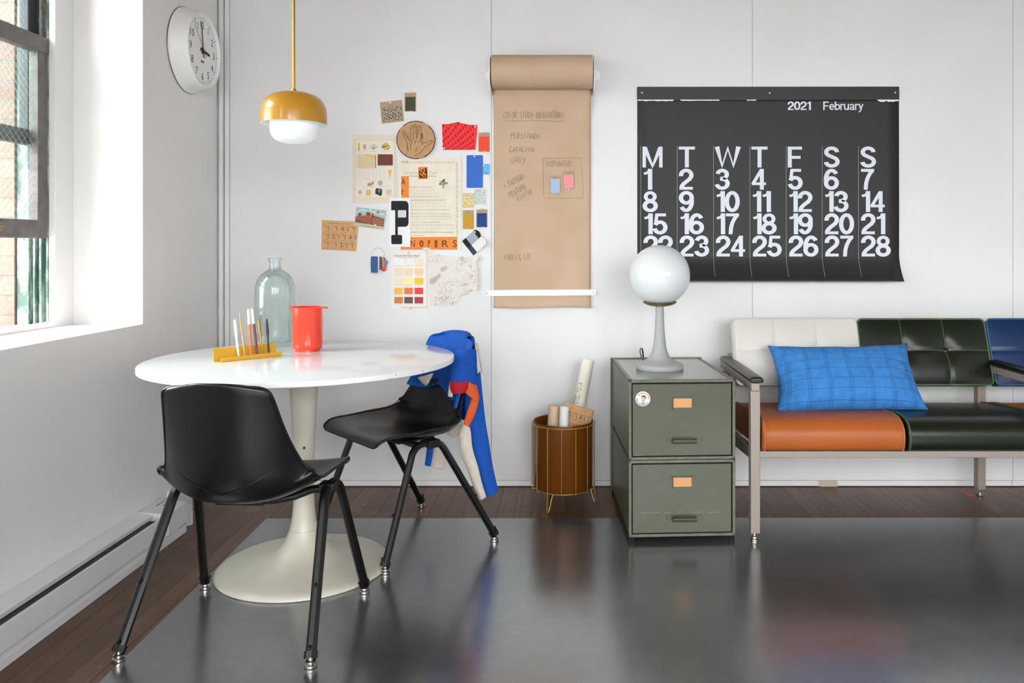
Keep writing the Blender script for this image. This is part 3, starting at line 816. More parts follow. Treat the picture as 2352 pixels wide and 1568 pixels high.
# ------------------------------------------------------------------ things on the table
# glass bottle
q = NT('aqua_bottle_glass'); q.t.nodes.remove(q.b)
g_ = q.n('BsdfGlass'); g_.inputs['Color'].default_value = (0.93, 0.982, 0.978, 1); g_.inputs['Roughness'].default_value = 0.0; g_.inputs['IOR'].default_value = 1.5
lp = q.n('BsdfTransparent'); lp.inputs[0].default_value = (0.95, 0.985, 0.985, 1)
mx = q.n('MixShader'); mx.inputs[0].default_value = 0.45
q.l(g_.outputs[0], mx.inputs[1]); q.l(lp.outputs[0], mx.inputs[2]); q.l(mx.outputs[0], q.out.inputs[0])
BX, BY = -1.150, 3.185
z0 = TZ+0.0005
prof = [(0.0, 0.008), (0.040, 0.006), (0.058, 0.001), (0.066, 0.0), (0.0735, 0.006), (0.0765, 0.018), (0.0770, 0.06), (0.0770, 0.205), (0.0760, 0.226), (0.072, 0.246), (0.063, 0.266), (0.050, 0.281), (0.036, 0.291), (0.0265, 0.297), (0.0225, 0.303), (0.0215, 0.312), (0.0220, 0.324), (0.0225, 0.328), (0.0260, 0.331), (0.0270, 0.336), (0.0265, 0.341), (0.0240, 0.3435), (0.0205, 0.3425),
        (0.0185, 0.330), (0.0178, 0.312), (0.0190, 0.301), (0.0235, 0.2935), (0.034, 0.287), (0.048, 0.277), (0.0605, 0.263), (0.069, 0.244), (0.0727, 0.225), (0.0738, 0.204), (0.0738, 0.06), (0.0730, 0.020), (0.068, 0.010), (0.055, 0.012), (0.038, 0.017), (0.0, 0.019)]
mb = MB(); mb.lathe(prof, (BX, BY, z0), 80)
bo = mb.build('glass_bottle', q.m, loc=(BX, BY, z0), weld=1e-5, angle=60)
tag(bo, 'tall pale aqua glass bottle with narrow neck standing empty on the table', 'bottle')

# red-orange mixing jug
JX, JY = -0.966, 3.01
jg = thing('mixing_jug', 'glossy red-orange plastic jug with pouring lip on the white table', 'jug', (JX, JY, z0))
M_JUG = mat('red_orange_plastic', 'f0452a', 0.18, coat=0.4)
def jug_r(a, z):
    """outer radius: a pouring lip on the left, a grip tab on the right"""
    r = 0.0515+0.0035*min(1, z/0.02)
    t = max(0, (z-0.118)/0.042)
    lip = math.exp(-((a-PI)/0.26)**2)
    return r+0.0115*lip*t**1.4
mb = MB(); n_ = 96
zs = [0.0, 0.004, 0.0045, 0.010, 0.018, 0.03, 0.06, 0.09, 0.118, 0.13, 0.14, 0.149, 0.156, 0.160]
def jfn(inner):
    def f(u, v):
        i = round(v*(len(zs)-1)); z = zs[i]; a = u*2*PI
        r = jug_r(a, z)
        if i == 0 or i == 1: r = 0.0455
        if i == 2: r = 0.0475
        zz = z+(0.0012*math.exp(-((a-PI)/0.3)**2) if i > 11 else 0)
        if inner: r -= 0.0028; zz = max(zz, 0.006)
        return Vector((JX+r*math.cos(a), JY+r*math.sin(a), z0+zz))
    return f
mb.grid(jfn(False), n_, len(zs), wrap_u=True)
mb.grid(jfn(True), n_, len(zs), wrap_u=True)
o_ = len(mb.v)
k0 = (len(zs)-1)*n_; k1 = len(zs)*n_+(len(zs)-1)*n_
mb.f += [(k0+i, k0+(i+1) % n_, k1+(i+1) % n_, k1+i) for i in range(n_)]; mb.m += [0]*n_
mb.add([(JX+0.0455*math.cos(2*PI*k/48), JY+0.0455*math.sin(2*PI*k/48), z0) for k in range(48)], [tuple(range(48))])
mb.add([(JX+0.043*math.cos(2*PI*k/48), JY+0.043*math.sin(2*PI*k/48), z0+0.0062) for k in range(48)], [tuple(range(48))])
mb.build('jug_body', M_JUG, jg, angle=50)
mb = MB()
rim = []
for k in range(n_):
    a = 2*PI*k/n_; r = jug_r(a, 0.160); rim.append((JX+r*math.cos(a), JY+r*math.sin(a), z0+0.1605+0.0012*math.exp(-((a-PI)/0.3)**2)))
mb.tube(rim, 0.0022, 6, closed=True)
mb.build('rim', M_JUG, jg)
mb = MB()
mb.prism([(JX+0.050, JY-0.024, z0+0.1575), (JX+0.062, JY-0.016, z0+0.158), (JX+0.074, JY-0.008, z0+0.1565), (JX+0.076, JY, z0+0.156), (JX+0.074, JY+0.008, z0+0.1565), (JX+0.062, JY+0.016, z0+0.158), (JX+0.050, JY+0.024, z0+0.1575)], (0, 0, 0.0055))
mb.build('grip_tab', M_JUG, jg, bevel=0.001)

# pen holder: folded yellow metal, standing diagonally
ph = thing('pen_holder', 'yellow folded metal pen holder at the left side of the table', 'pen holder', (-1.09, 2.78, z0))
M_PH = mat('yellow_enamel', 'dfab2e', 0.38)
d = Vector((0.652, 0.759, 0)).normalized(); nrm = Vector((d.y, -d.x, 0))   # along the holder; towards the camera
O = Vector((-1.157, 2.700, z0))
def hp(s, n, h): return O+d*s-nrm*n+Vector((0, 0, h))                       # s along, n back from the front edge, h up
L_ = 0.222
mb = MB()
mb.prism([hp(0, 0, 0), hp(0, 0, 0.014), hp(0, 0.0018, 0.014), hp(0, 0.0018, 0.0018), hp(0, 0.020, 0.0018), hp(0, 0.020, 0.0)], d*L_)
mb.build('tray', M_PH, ph)
mb = MB()
bk = lambda s, h, t=0.0: hp(s, 0.020+0.22*h+t, 0.0+h)
mb.prism([bk(-0.014, 0.0), bk(-0.014, 0.044), bk(-0.014, 0.044, 0.002), bk(-0.014, 0.0, 0.002)], d*(L_+0.006))
mb.build('back_plate', M_PH, ph)
pen_group = 'pens leaning in the yellow holder'
def pen(name, label, bpx, btop, parts, s):
    """pen standing in the tray at s along it; parts = list of (from, to, radii, material) as fractions of its length"""
    base = hp(s, 0.0095, 0.003)
    Yt = base.y+0.010
    top = P(btop[0], btop[1], Yt+0.012)
    t = thing(name, label, 'pen', tuple(base), 0, pen_group)
    for (nm, a, b, rs, m_) in parts:
        mb = MB(); n = len(rs)
        mb.tube([base.lerp(top, a+(b-a)*k/(n-1)) for k in range(n)], rs, 12)
        mb.build(nm, m_, t)
M_CLEAR = mat('clear_pen_barrel', 'e4e4e6', 0.2); M_PENW = mat('white_pen_cap', 'f2f1ee', 0.3)
def s_at(px):                                        # place along the tray that appears at this column
    best = min(range(0, 223), key=lambda k: abs((CX+F*hp(k/1000, 0.0095, 0.003).x/hp(k/1000, 0.0095, 0.003).y)-px))
    return best/1000
pen('gel_pen', 'clear gel pen with white cap, leftmost in the yellow holder', None, (539, 734), [('barrel', 0, 0.62, [0.003, 0.0042, 0.0042, 0.0042], M_CLEAR), ('pen_cap', 0.55, 1, [0.0046, 0.0046, 0.0046, 0.0038], M_PENW)], s_at(549))
pen('ballpoint_pen', 'slim gold ballpoint pen with pointed top in the yellow holder', None, (550.5, 719), [('barrel', 0, 1, [0.0025, 0.0032, 0.0034, 0.0034, 0.0033, 0.003, 0.0022, 0.0008], mat('gold_pen', 'caa75c', 0.3, 0.4)), ('barrel_ring', 0.44, 0.47, [0.0042, 0.0042], mat('gold_ring', 'e7d9b4', 0.2, 0.7))], s_at(563))
pen('felt_marker', 'orange felt marker with tall white cap in the yellow holder', None, (570.5, 709), [('barrel', 0, 0.72, [0.0036, 0.0048, 0.0048, 0.0048], mat('orange_marker', 'd9824f', 0.4)), ('pen_cap', 0.68, 1, [0.0050, 0.0050, 0.0047, 0.0036], M_PENW)], s_at(577))
pen('felt_marker', 'brown felt marker with tall white cap in the yellow holder', None, (578.5, 708.5), [('barrel', 0, 0.72, [0.0036, 0.0048, 0.0048, 0.0048], mat('brown_marker', '7a4238', 0.4)), ('pen_cap', 0.68, 1, [0.0050, 0.0050, 0.0047, 0.0036], M_PENW)], s_at(591))
pen('felt_tip_pen', 'ochre felt-tip pen second from the right in the yellow holder', None, (594, 733), [('barrel', 0, 0.6, [0.0026, 0.0034, 0.0034, 0.0034], mat('ochre_pen', 'bf8226', 0.35)), ('pen_cap', 0.55, 1, [0.0042, 0.0050, 0.0046, 0.0040, 0.0030], mat('ochre_pen', 'bf8226'))], s_at(604))
pen('felt_tip_pen', 'black felt-tip pen with clipped cap, rightmost in the yellow holder', None, (612.5, 732), [('barrel', 0, 0.6, [0.0026, 0.0034, 0.0034, 0.0034], mat('black_pen', '2a2524', 0.3)), ('pen_cap', 0.55, 1, [0.0042, 0.0050, 0.0044, 0.0036, 0.0022], mat('black_pen', '2a2524'))], s_at(617.5))
# ------------------------------------------------------------------ pinned pieces on the far wall
PIN_N = [0]
def pin(px, py, label, off=0.003):
    mb = MB(); c = W(px, py, off)
    M = Matrix.Rotation(PI/2, 4, 'X')               # lathe axis z -> -y (towards the room)
    mb.lathe([(0.0006, -off*0.9), (0.0006, 0.0), (0.0030, 0.0004), (0.0042, 0.0016), (0.0046, 0.0034), (0.0038, 0.0050), (0.0020, 0.0058), (0.0, 0.0060)], c, 14, 0, M)
    o = mb.build('push_pin', M_STEELPIN, loc=c)
    tag(o, label, 'pin', 'clear pins holding the wall samples')
def flat(name, pts, color, off, parent, th=0.0008, m=None):
    mb = MB(); wpoly(mb, pts, off, th); return mb.build(name, m or color, parent)
def wthing(name, label, cat, px, py, group=None): return thing(name, label, cat, tuple(W(px, py, 0.0)), 0, group)

# woven sample
t = wthing('fabric_sample', 'square kraft card with black and cream woven fabric, tilted, top left of the wall samples', 'sample', 900, 257, 'sample cards on the wall')
Q = [(872.6, 235.3), (922.9, 229.2), (928, 277.8), (877.2, 284)]
flat('card', Q, M_KRAFT, 0.002, t, 0.0016)
q = NT('black_cream_weave'); tc = q.n('TexCoord'); mp = q.n('Mapping'); mp.inputs['Scale'].default_value = (1, 1, 1); mp.inputs['Rotation'].default_value = (0, math.radians(7), 0); q.l(tc.outputs['Object'], mp.inputs[0])
w1 = q.n('TexNoise'); w1.inputs['Scale'].default_value = 1.0; w1.inputs['Detail'].default_value = 1
mp2 = q.n('Mapping'); mp2.inputs['Scale'].default_value = (330, 1, 150); q.l(mp.outputs[0], mp2.inputs[0]); q.l(mp2.outputs[0], w1.inputs['Vector'])
w2 = q.n('TexNoise'); w2.inputs['Scale'].default_value = 1.0
mp3 = q.n('Mapping'); mp3.inputs['Scale'].default_value = (150, 1, 420); q.l(mp.outputs[0], mp3.inputs[0]); q.l(mp3.outputs[0], w2.inputs['Vector'])
q.l(q.ramp(q.math('ADD', q.math('MULTIPLY', w1.outputs['Fac'], 0.5), q.math('MULTIPLY', w2.outputs['Fac'], 0.5)), 0.47, lin('2b2624'), 0.53, lin('cfc0a8')), q.b.inputs['Base Color'])
q.b.inputs['Roughness'].default_value = 0.9
mb = MB(); wpoly(mb, sub_quad(Q, 0.07, 0.27, 0.95, 0.93), 0.004, 0.002); mb.build('fabric', q.m, t)
mb = MB(); wline(mb, [quad_at(Q, 0.27, 0.17), quad_at(Q, 0.73, 0.17)], 0.8, 0.0021); mb.build('caption', M_GREYINK, t)
pin(897.5, 235.6, 'clear pin through the top of the woven fabric card')

def colour_card(label, q4, head, color, frame=0.07, name='colour_sample', bot=0.97, rough=0.8, off=0.002):
    c = quad_at(q4, 0.5, 0.5)
    t = wthing(name, label, 'sample', c[0], c[1], 'sample cards on the wall')
    flat('card', q4, M_KRAFT, off, t, 0.0012)
    flat('colour_patch', sub_quad(q4, frame, head, 1-frame, bot), mat('sample_'+color, color, rough, var=0.04, vscale=90), off+0.0009, t, 0.0009)
    mb = MB(); wline(mb, [quad_at(q4, 0.25, head*0.72), quad_at(q4, 0.75, head*0.70)], 0.7, off+0.0002); mb.build('caption', M_GREYINK, t)
    return t
colour_card('small kraft card with dark olive green patch, highest sample on the wall', rect(929.4, 212.7, 955.8, 256.3), 0.23, '474a30')
pin(942.9, 213.0, 'clear pin at the top of the olive sample'); pin(944, 256.6, 'clear pin at the bottom of the olive sample')
colour_card('small kraft card with bright orange-red patch beside the red checked fabric', rect(1099, 304.3, 1124.6, 348.7), 0.21, 'f0512f', 0.03)
pin(1111.5, 303.6, 'clear pin at the top of the orange-red sample'); pin(1113, 348.4, 'clear pin at the bottom of the orange-red sample')
colour_card('small kraft card with mustard patch below the glitter samples', rect(1062.9, 482.4, 1088.2, 526), 0.22, 'c7992f', 0.05)
pin(1075.4, 526.2, 'clear pin at the bottom of the mustard sample')
colour_card('small kraft card with navy blue patch right of the mustard sample', rect(1094, 480.7, 1119.5, 522.3), 0.21, '1f447f', 0.06)
pin(1106.6, 480.0, 'clear pin at the top of the navy sample'); pin(1110, 522.2, 'clear pin at the bottom of the navy sample')

# blue card and clear blue film
t = wthing('blue_card', 'plain bright blue rounded card, tallest plain sample on the wall', 'card', 1090, 394, 'sample cards on the wall')
flat('card', rrect(1071.8, 356.4, 1109.3, 431.3, 2), mat('bright_blue_card', '0a62c4', 0.5), 0.002, t, 0.0012)
mb = MB(); wpoly(mb, rect(1100, 377, 1109.3, 401), 0.0024, 0.0003); mb.build('shade_band', mat('deep_blue_film', '0a55b0', 0.4), t)
pin(1089.9, 359.4, 'clear pin at the top of the bright blue card')
t = wthing('blue_film_sample', 'small clear sky-blue film square overlapping the bright blue card', 'sample', 1117, 389, 'sample cards on the wall')
flat('film', [(1109.6, 376.4), (1125.2, 376.8), (1123.8, 401.2), (1109.6, 400.6)], mat('sky_blue_film', '35aee0', 0.3), 0.0032, t, 0.0006)
mb = MB()
for k in range(5): wline(mb, [(1112.5+k*2.0, 397.2), (1113.8+k*2.0, 397.2)], 2.0, 0.0034)
mb.build('caption', mat('dark_blue_ink', '164a86', 0.6), t)
pin(1111, 380, 'clear pin in the sky-blue film square')

# glitter samples
def glitter(label, pts, a, b, px, py):
    q = NT('glitter_'+a); v = q.coord()
    vo = q.n('TexVoronoi'); vo.inputs['Scale'].default_value = 420; q.l(v, vo.inputs['Vector'])
    sp = q.n('SeparateColor'); q.l(vo.outputs['Color'], sp.inputs[0])
    q.l(q.ramp(sp.outputs[0], 0.2, lin(a), 0.9, lin(b)), q.b.inputs['Base Color'])
    q.b.inputs['Roughness'].default_value = 0.45; q.b.inputs['Metallic'].default_value = 0.2
    mb = MB(); wpoly(mb, pts, 0.003, 0.0025)
    o = mb.build('glitter_sample', q.m, loc=W(px, py, 0)); tag(o, label, 'sample', 'sample cards on the wall')
glitter('pale gold glitter sample above the mustard card', rrect(1062.7, 443.7, 1088, 477.6, 1.5), 'b3995a', 'e8d8a6', 1075, 461)
glitter('pale silver-green glitter sample above the navy card', rrect(1089.5, 434.5, 1116, 469.3, 1.5), '93a196', 'd9dfd8', 1103, 452)
pin(1075, 446.4, 'clear pin in the gold glitter sample', 0.004); pin(1100.4, 438.2, 'clear pin in the silver-green glitter sample', 0.004)

# red checked fabric
t = wthing('red_checked_fabric', 'red fabric piece with darker red warped checks pinned on the wall', 'fabric', 1055, 315)
out = [(1015.3, 285.8), (1024, 285.0), (1034, 284.6), (1044, 281.8), (1053, 280.2), (1062, 283.5), (1077, 286.6), (1096.4, 287.2), (1095.5, 305), (1093.5, 325), (1091.7, 344), (1055, 344.4), (1017.8, 344.2), (1016.5, 315)]
flat('fabric', out, mat('red_fabric', 'f5363b', 0.8), 0.0035, t, 0.002)
mb = MB()
def ck_top(x): 
    for (a, b) in zip(out[:7], out[1:8]):
        if a[0] <= x <= b[0]: return a[1]+(b[1]-a[1])*(x-a[0])/(b[0]-a[0])
    return 287
for r in range(12):
    hh = 1.0-0.055*r; 
    v0 = sum(1.0-0.055*k for k in range(r))/8.37; v1 = v0+(1.0-0.055*r)/8.37
    if v1 > 1.0: break
    for c in range(14):
        if (c+r) % 3 != 0: continue
        x0 = 1016.5+c*5.65; x1 = x0+3.9
        if x1 > 1094.5-2*v1: continue
        ya_, yb_ = ck_top(x0), ck_top(x1)
        mb.add([W(x0, ya_+(344-ya_)*v0, 0.0037), W(x1, yb_+(344-yb_)*v0, 0.0037), W(x1, yb_+(344-yb_)*v1, 0.0037), W(x0, ya_+(344-ya_)*v1, 0.0037)], [(0, 1, 2, 3)])
mb.build('check_pattern', mat('dark_red_print', 'b50f22', 0.8), t)
pin(1091.7, 290.8, 'clear pin at the top right of the red checked fabric', 0.0045); pin(1021, 340.7, 'clear pin at the bottom left of the red checked fabric', 0.0045)

# round disc with a drawn hand
t = wthing('hand_drawing_disc', 'round tan wooden disc with an ink drawing of an open hand', 'disc', 956, 322)
flat('disc', ell(956.2, 321.9, 44.4, 43.6, 64), mat('tan_disc', 'bf9468', 0.65, var=0.10, vscale=12), 0.0105, t, 0.007)
Z4 = lambda pts: [(720+x*0.18494, 190+y*0.18494) for x, y in pts]
mb = MB()
hand_lines = [
    [(1180, 850), (1178, 800), (1165, 740), (1140, 680), (1120, 640), (1112, 615), (1120, 604), (1136, 606), (1148, 630), (1165, 668), (1178, 690), (1188, 716), (1205, 705), (1212, 650), (1208, 560), (1218, 543), (1240, 543), (1246, 560), (1245, 640), (1247, 700)],
    [(1250, 560), (1252, 535), (1266, 524), (1280, 532), (1285, 560), (1284, 640), (1288, 705)],
    [(1292, 690), (1300, 640), (1303, 560), (1312, 540), (1330, 540), (1342, 556), (1345, 620), (1338, 690), (1330, 710)],
    [(1345, 620), (1350, 700), (1357, 740), (1372, 752), (1400, 745), (1440, 722), (1470, 718), (1484, 730), (1478, 748), (1440, 775), (1390, 800), (1360, 840), (1330, 875), (1290, 895), (1270, 915)],
    [(1220, 700), (1200, 760), (1215, 790), (1228, 740), (1238, 705)], [(1255, 710), (1270, 730), (1260, 770), (1285, 720)], [(1300, 745), (1330, 710), (1345, 740), (1362, 775)],
    [(1165, 770), (1172, 820), (1180, 855)], [(1155, 890), (1175, 872)], [(1215, 790), (1218, 830)], [(1275, 855), (1292, 800)],
    [(1218, 575), (1232, 573)], [(1258, 560), (1276, 558)], [(1316, 566), (1334, 564)], [(1255, 590), (1278, 590)], [(1258, 625), (1280, 625)], [(1308, 600), (1338, 598)], [(1308, 640), (1338, 636)], [(1122, 625), (1136, 632)], [(1130, 655), (1146, 650)],
    [(1178, 625), (1180, 690)], [(1360, 625), (1362, 700)], [(1356, 640), (1358, 700)], [(1452, 736), (1466, 746)], [(1425, 752), (1432, 768)]]
for ln in hand_lines: wline(mb, Z4(ln), 0.95, 0.0109)
mb.build('ink_drawing', mat('brown_ink', '4a2d22', 0.8), t)
mb = MB(); 
for k in range(22):
    if k in (4, 13, 18): continue
    a0 = 2*PI*k/22; wline(mb, [(956.2+43.6*math.cos(a0+0.27*j/4), 321.9+42.8*math.sin(a0+0.27*j/4)) for j in range(5)], 1.9, 0.0109)
mb.build('inked_edge', mat('dark_navy_ink', '2c2a3a', 0.7), t)

# mineral print
t = wthing('mineral_print', 'cream printed page of wood and mineral specimens, left of the round disc', 'print', 862, 388)
Q = [(809.3, 308.6), (910, 309.5), (916, 467.0), (808.6, 467.6)]
flat('page', Q, mat('old_cream_page', 'e6d9c6', 0.85, var=0.04, vscale=25), 0.0012, t, 0.0008)
mats = [mat('print_%s' % c, c, 0.85) for c in ('e9e2d4', 'e3bb62', 'e3cfa6', '7f4632', 'c9b28c', 'd79e87', 'b7a7a8', '23453f', 'd8c6b8', 'a4927c', '3a3430', 'f0d8ac')]
mb = MB(); Z = lambda *p: Z4(p)
def poly(pts, m_, off=0.0018): mb.add([W(x, y, off) for x, y in Z4(pts)], [tuple(range(len(pts)))], m_)
poly([(527, 715), (1005, 715), (1005, 1432), (520, 1432)], 0, 0.0016)
poly([(555, 745), (578, 745), (580, 845), (553, 845)], 1); poly([(618, 768), (655, 766), (657, 825), (620, 825)], 5)
for k in range(9):
    a = math.radians(200+k*17.5); c0 = (748, 825); wline(mb, Z(c0, (c0[0]+58*math.cos(a), c0[1]+70*math.sin(a))), 0.9, 0.0018, 6)
for (x, y, r) in ((880, 785, 28), (905, 765, 24), (930, 795, 24), (895, 808, 26), (865, 800, 18), (925, 815, 18)): poly(ell(x, y, r, r*0.85, 12), 10, 0.0017); poly(ell(x, y-2, r-4, r*0.85-4, 12), 1, 0.0018)
poly([(542, 888), (770, 888), (772, 1058), (542, 1060)], 2); poly([(620, 888), (660, 888), (770, 930), (770, 942)], 1, 0.0019); poly([(770, 892), (776, 900), (778, 1058), (770, 1060)], 10)
for k in range(9): wline(mb, Z((545, 905+k*17), (655, 930+k*15), (765, 950+k*12)), 0.4, 0.0019, 4)
poly([(798, 888), (980, 888), (980, 1027), (798, 1027)], 3); poly([(980, 892), (986, 898), (986, 1027), (980, 1027)], 10)
for k in range(8): wline(mb, Z((800, 902+k*16), (890, 898+k*16), (978, 904+k*15)), 0.5, 0.0019, 10)
for x in (560, 600, 640, 680, 740, 780, 820, 870): wline(mb, Z((x, 1090), (x+12, 1090), (x+10, 1185), (x+1, 1185)), 0.4, 0.0018, 8, True)
poly([(925, 1080), (975, 1080), (955, 1180), (945, 1180)], 1); wline(mb, Z((950, 1085), (948, 1175)), 0.5, 0.0019, 2)
poly([(670, 1245), (700, 1218), (752, 1216), (748, 1255), (718, 1280), (672, 1278)], 9); poly([(672, 1243), (700, 1218), (752, 1216), (725, 1243)], 11, 0.0019); poly([(672, 1243), (725, 1243), (720, 1258), (672, 1258)], 5, 0.0019)
poly(ell(830, 1245, 30, 32, 12), 6); poly([(555, 1360), (578, 1325), (605, 1360), (578, 1390)], 5); poly([(655, 1340), (670, 1328), (715, 1332), (718, 1385), (700, 1400), (655, 1395)], 1)
poly([(782, 1308), (855, 1322), (852, 1390), (835, 1406), (768, 1378), (770, 1330)], 7); poly([(800, 1330), (840, 1330), (815, 1370)], 9, 0.0019); poly([(785, 1370), (822, 1378), (800, 1345)], 10, 0.0019)
poly([(900, 1325), (972, 1320), (972, 1390), (905, 1392)], 8)
for (x, y, w_) in ((545, 862, 60), (610, 840, 60), (700, 850, 90), (850, 845, 110), (560, 1065, 180), (800, 1038, 170), (640, 1195, 60), (840, 1200, 50), (930, 1195, 60), (600, 1292, 160), (800, 1290, 80), (900, 1285, 70), (555, 1408, 50), (650, 1408, 70), (770, 1415, 80), (900, 1408, 80)):
    wline(mb, Z((x, y), (x+w_, y+1)), 0.5, 0.0018, 9)
wline(mb, Z((524, 714), (1007, 714), (1008, 1434), (518, 1434)), 0.35, 0.0018, 9, True)
mb.build('specimen_pictures', mats, t, fix=False)

# typography print
t = wthing('lettering_print', 'large cream page of alphabet lettering with orange bands, centre of the wall samples', 'print', 988, 468)
Q = [(917, 362.5), (1059, 363.5), (1068.5, 367), (1058.5, 574.5), (918, 574)]
flat('page', [(917, 362.5), (1060, 363), (1059, 573.6), (918.5, 574)], M_CREAM, 0.0022, t, 0.001)
mb = MB(); wpoly(mb, [(921.6, 404.5), (939.3, 404.5), (939.3, 454), (921.6, 454)], 0.0026, 0.0003); mb.build('orange_band', mat('orange_print', 'f08a3c', 0.8), t); mb = MB(); wpoly(mb, [(921, 544.3), (1050.4, 543.6), (1050.4, 573), (921, 573.2)], 0.0026, 0.0003)
mb.build('orange_band', mat('orange_print', 'f08a3c', 0.8), t)
mb = MB(); off = 0.0029
wtext(mb, 'A', 921.8, 931.5, 424, 14, off); wtext(mb, 'e', 921.9, 926.5, 446, 17, off)
Z5 = lambda x, y: (720+x*0.17857, 450+y*0.17857)
for ch, a, b in (('N', 1250, 1305), ('O', 1365, 1417), ('?', 1468, 1503), ('I', 1568, 1585), ('R', 1655, 1735), ('S', 1795, 1846)):
    x0_, yb_ = Z5(a, 655); x1_, _ = Z5(b, 655); wtext(mb, ch, x0_, x1_, yb_, 15.2, off)
x0_, yb_ = Z5(1370, 640); x1_, _ = Z5(1410, 640); wtext(mb, 'o', x0_, x1_, yb_-1.5, 13, off)
wline(mb, [Z5(1558, 570), Z5(1596, 570), Z5(1596, 658), Z5(1558, 658)], 0.9, off, 0, True)
mb.build('display_letters', mat('dark_brown_print', '54301c', 0.8), t)
mb = MB(); off = 0.0026
wtext(mb, 'X Y Z  &  a b c d e f g h i j k l m n o p q r s t u v w x y z', 922.5, 1044.5, 374.5, 4.2, off, 1)
wtext(mb, 'X Y Z', 922.5, 937.5, 374.5, 4.3, off+0.0002, 0)
abc = 'A B C D E F G H I J K L M N O P Q R S T U V W X Y Z'
rows = [(431.5, 940, 993, 1, abc), (439.5, 940, 1000, 2, abc), (446, 940, 1006, 2, abc), (453, 940, 1011, 1, abc), (461.5, 943.5, 1024, 0, abc), (468, 943.5, 1025, 2, abc), (475.5, 943.5, 1025, 2, abc), (483.5, 943.5, 1030, 1, abc), (498.5, 943.5, 1036, 1, abc), (504.8, 943.5, 1037, 2, abc), (512.2, 968, 1011, 0, 'E E K D E F D P I D P F E'), (518.6, 943.5, 1042, 1, abc), (526, 943.5, 1041, 2, abc), (534.8, 943.5, 1018, 0, abc), (534.6, 1019.5, 1042, 1, 'abcdefghijklmnop')]
for yb_, a, b, m_, s_ in rows: wtext(mb, s_, a, b, yb_, 3.4, off, m_, shear=0.12 if m_ == 0 else 0)
wline(mb, [(939.5, 404.6), (961, 404.6)], 0.7, off, 0); wline(mb, [(982.5, 404.6), (1003.5, 404.6)], 0.7, off, 0)
wline(mb, [(943.5, 490.4), (1035, 491)], 0.8, off, 1); wline(mb, [(943.5, 511.5), (966, 511.5)], 0.6, off, 1); wline(mb, [(1013, 511.5), (1034, 512)], 0.6, off, 2); wline(mb, [(943.5, 540.3), (976, 540.3)], 0.8, off, 1)
wtext(mb, 'Graphic', 928, 960, 399.5, 6.2, off, 2, shear=0.35); wtext(mb, 'Tool', 984, 1003, 399.5, 6.2, off, 2, shear=0.35)
wtext(mb, 'A B C D E F G H I J K L M N O P Q R S T U V W X Y Z & 1 2 3 4 5 6 7 8 9 0', 1047.2, 1047.2+168, 372, 5.0, off, 1, rot=90)
mb.build('alphabet_rows', [M_INK, M_GREYINK, M_PALEINK], t, fix=False)
mb = MB()
for (x, y, r) in ((1612, 1218, 20), (1590, 1240, 24), (1632, 1238, 24), (1575, 1255, 14), (1650, 1255, 18), (1612, 1250, 20), (1625, 1205, 10)):
    for j in range(7):
        a = random.random()*6.28; rr = r*random.random()**0.5; c = (x+rr*math.cos(a), y+rr*math.sin(a)); mb.add([W(*p, off) for p in Z4(ell(c[0], c[1], 6, 5, 7))], [tuple(range(7))])
wline(mb, Z4([(1612, 1250), (1614, 1280), (1611, 1302)]), 1.2, off); wline(mb, Z4([(1612, 1285), (1592, 1262)]), 0.7, off); wline(mb, Z4([(1614, 1282), (1638, 1262)]), 0.7, off); wline(mb, Z4([(1590, 1304), (1640, 1304)]), 0.7, off)
mb.build('tree_engraving', M_INK, t)
mb = MB(); wpoly(mb, rect(961, 383.3, 982.3, 411), 0.0031, 0.0004, 0)
rr = random.Random(5)
for k in range(46):
    x = 963.5+17*rr.random(); y = 387+21*rr.random(); s_ = 0.8+1.5*rr.random()
    mb.add([W(x+s_*math.cos(a+k), y+s_*1.2*math.sin(a+k), 0.0033) for a in (0, 1.3, 2.4, 3.6, 5)], [(0, 1, 2, 3, 4)], 1)
mb.build('orange_stamp', [mat('orange_print', 'f08a3c'), mat('dark_brown_print', '54301c')], t, fix=False)

# letter P card
t = wthing('letter_card', 'white card with a heavy black slab letter P', 'card', 918, 511)
Z5l = lambda pts: [Z5(x, y) for x, y in pts]
flat('card', Z5l([(985, 28), (1248, 34), (1250, 655), (977, 648)]), mat('white_board', 'eeeef0', 0.6), 0.0050, t, 0.0025)
mb = MB(); off = 0.0053
def ppoly(pts): mb.add([W(x, y, off) for x, y in Z5l(pts)], [tuple(range(len(pts)))])
ppoly([(1002, 75), (1010, 64), (1180, 64), (1210, 74), (1226, 110), (1226, 184), (1002, 184)])
ppoly([(1054, 184), (1088, 184), (1088, 500), (1054, 500)]); ppoly([(1195, 184), (1226, 184), (1226, 276), (1195, 276)])
ppoly([(1088, 276), (1226, 276), (1226, 350), (1216, 380), (1190, 395), (1088, 398)])
ppoly([(1003, 512), (1015, 500), (1130, 500), (1144, 512), (1144, 605), (1130, 620), (1018, 620), (1004, 608)])
mb.build('black_letter', mat('black_letter_ink', '17181a', 0.8, var=0.3, vscale=120), t)
mb = MB(); mb.add([W(*Z5(x, y), off) for x, y in ((1088, 186), (1194, 186), (1194, 274), (1088, 274))], [(0, 1, 2, 3)]); mb.build('letter_window', mat('pale_grey_print', 'd6d7d9', 0.7), t)

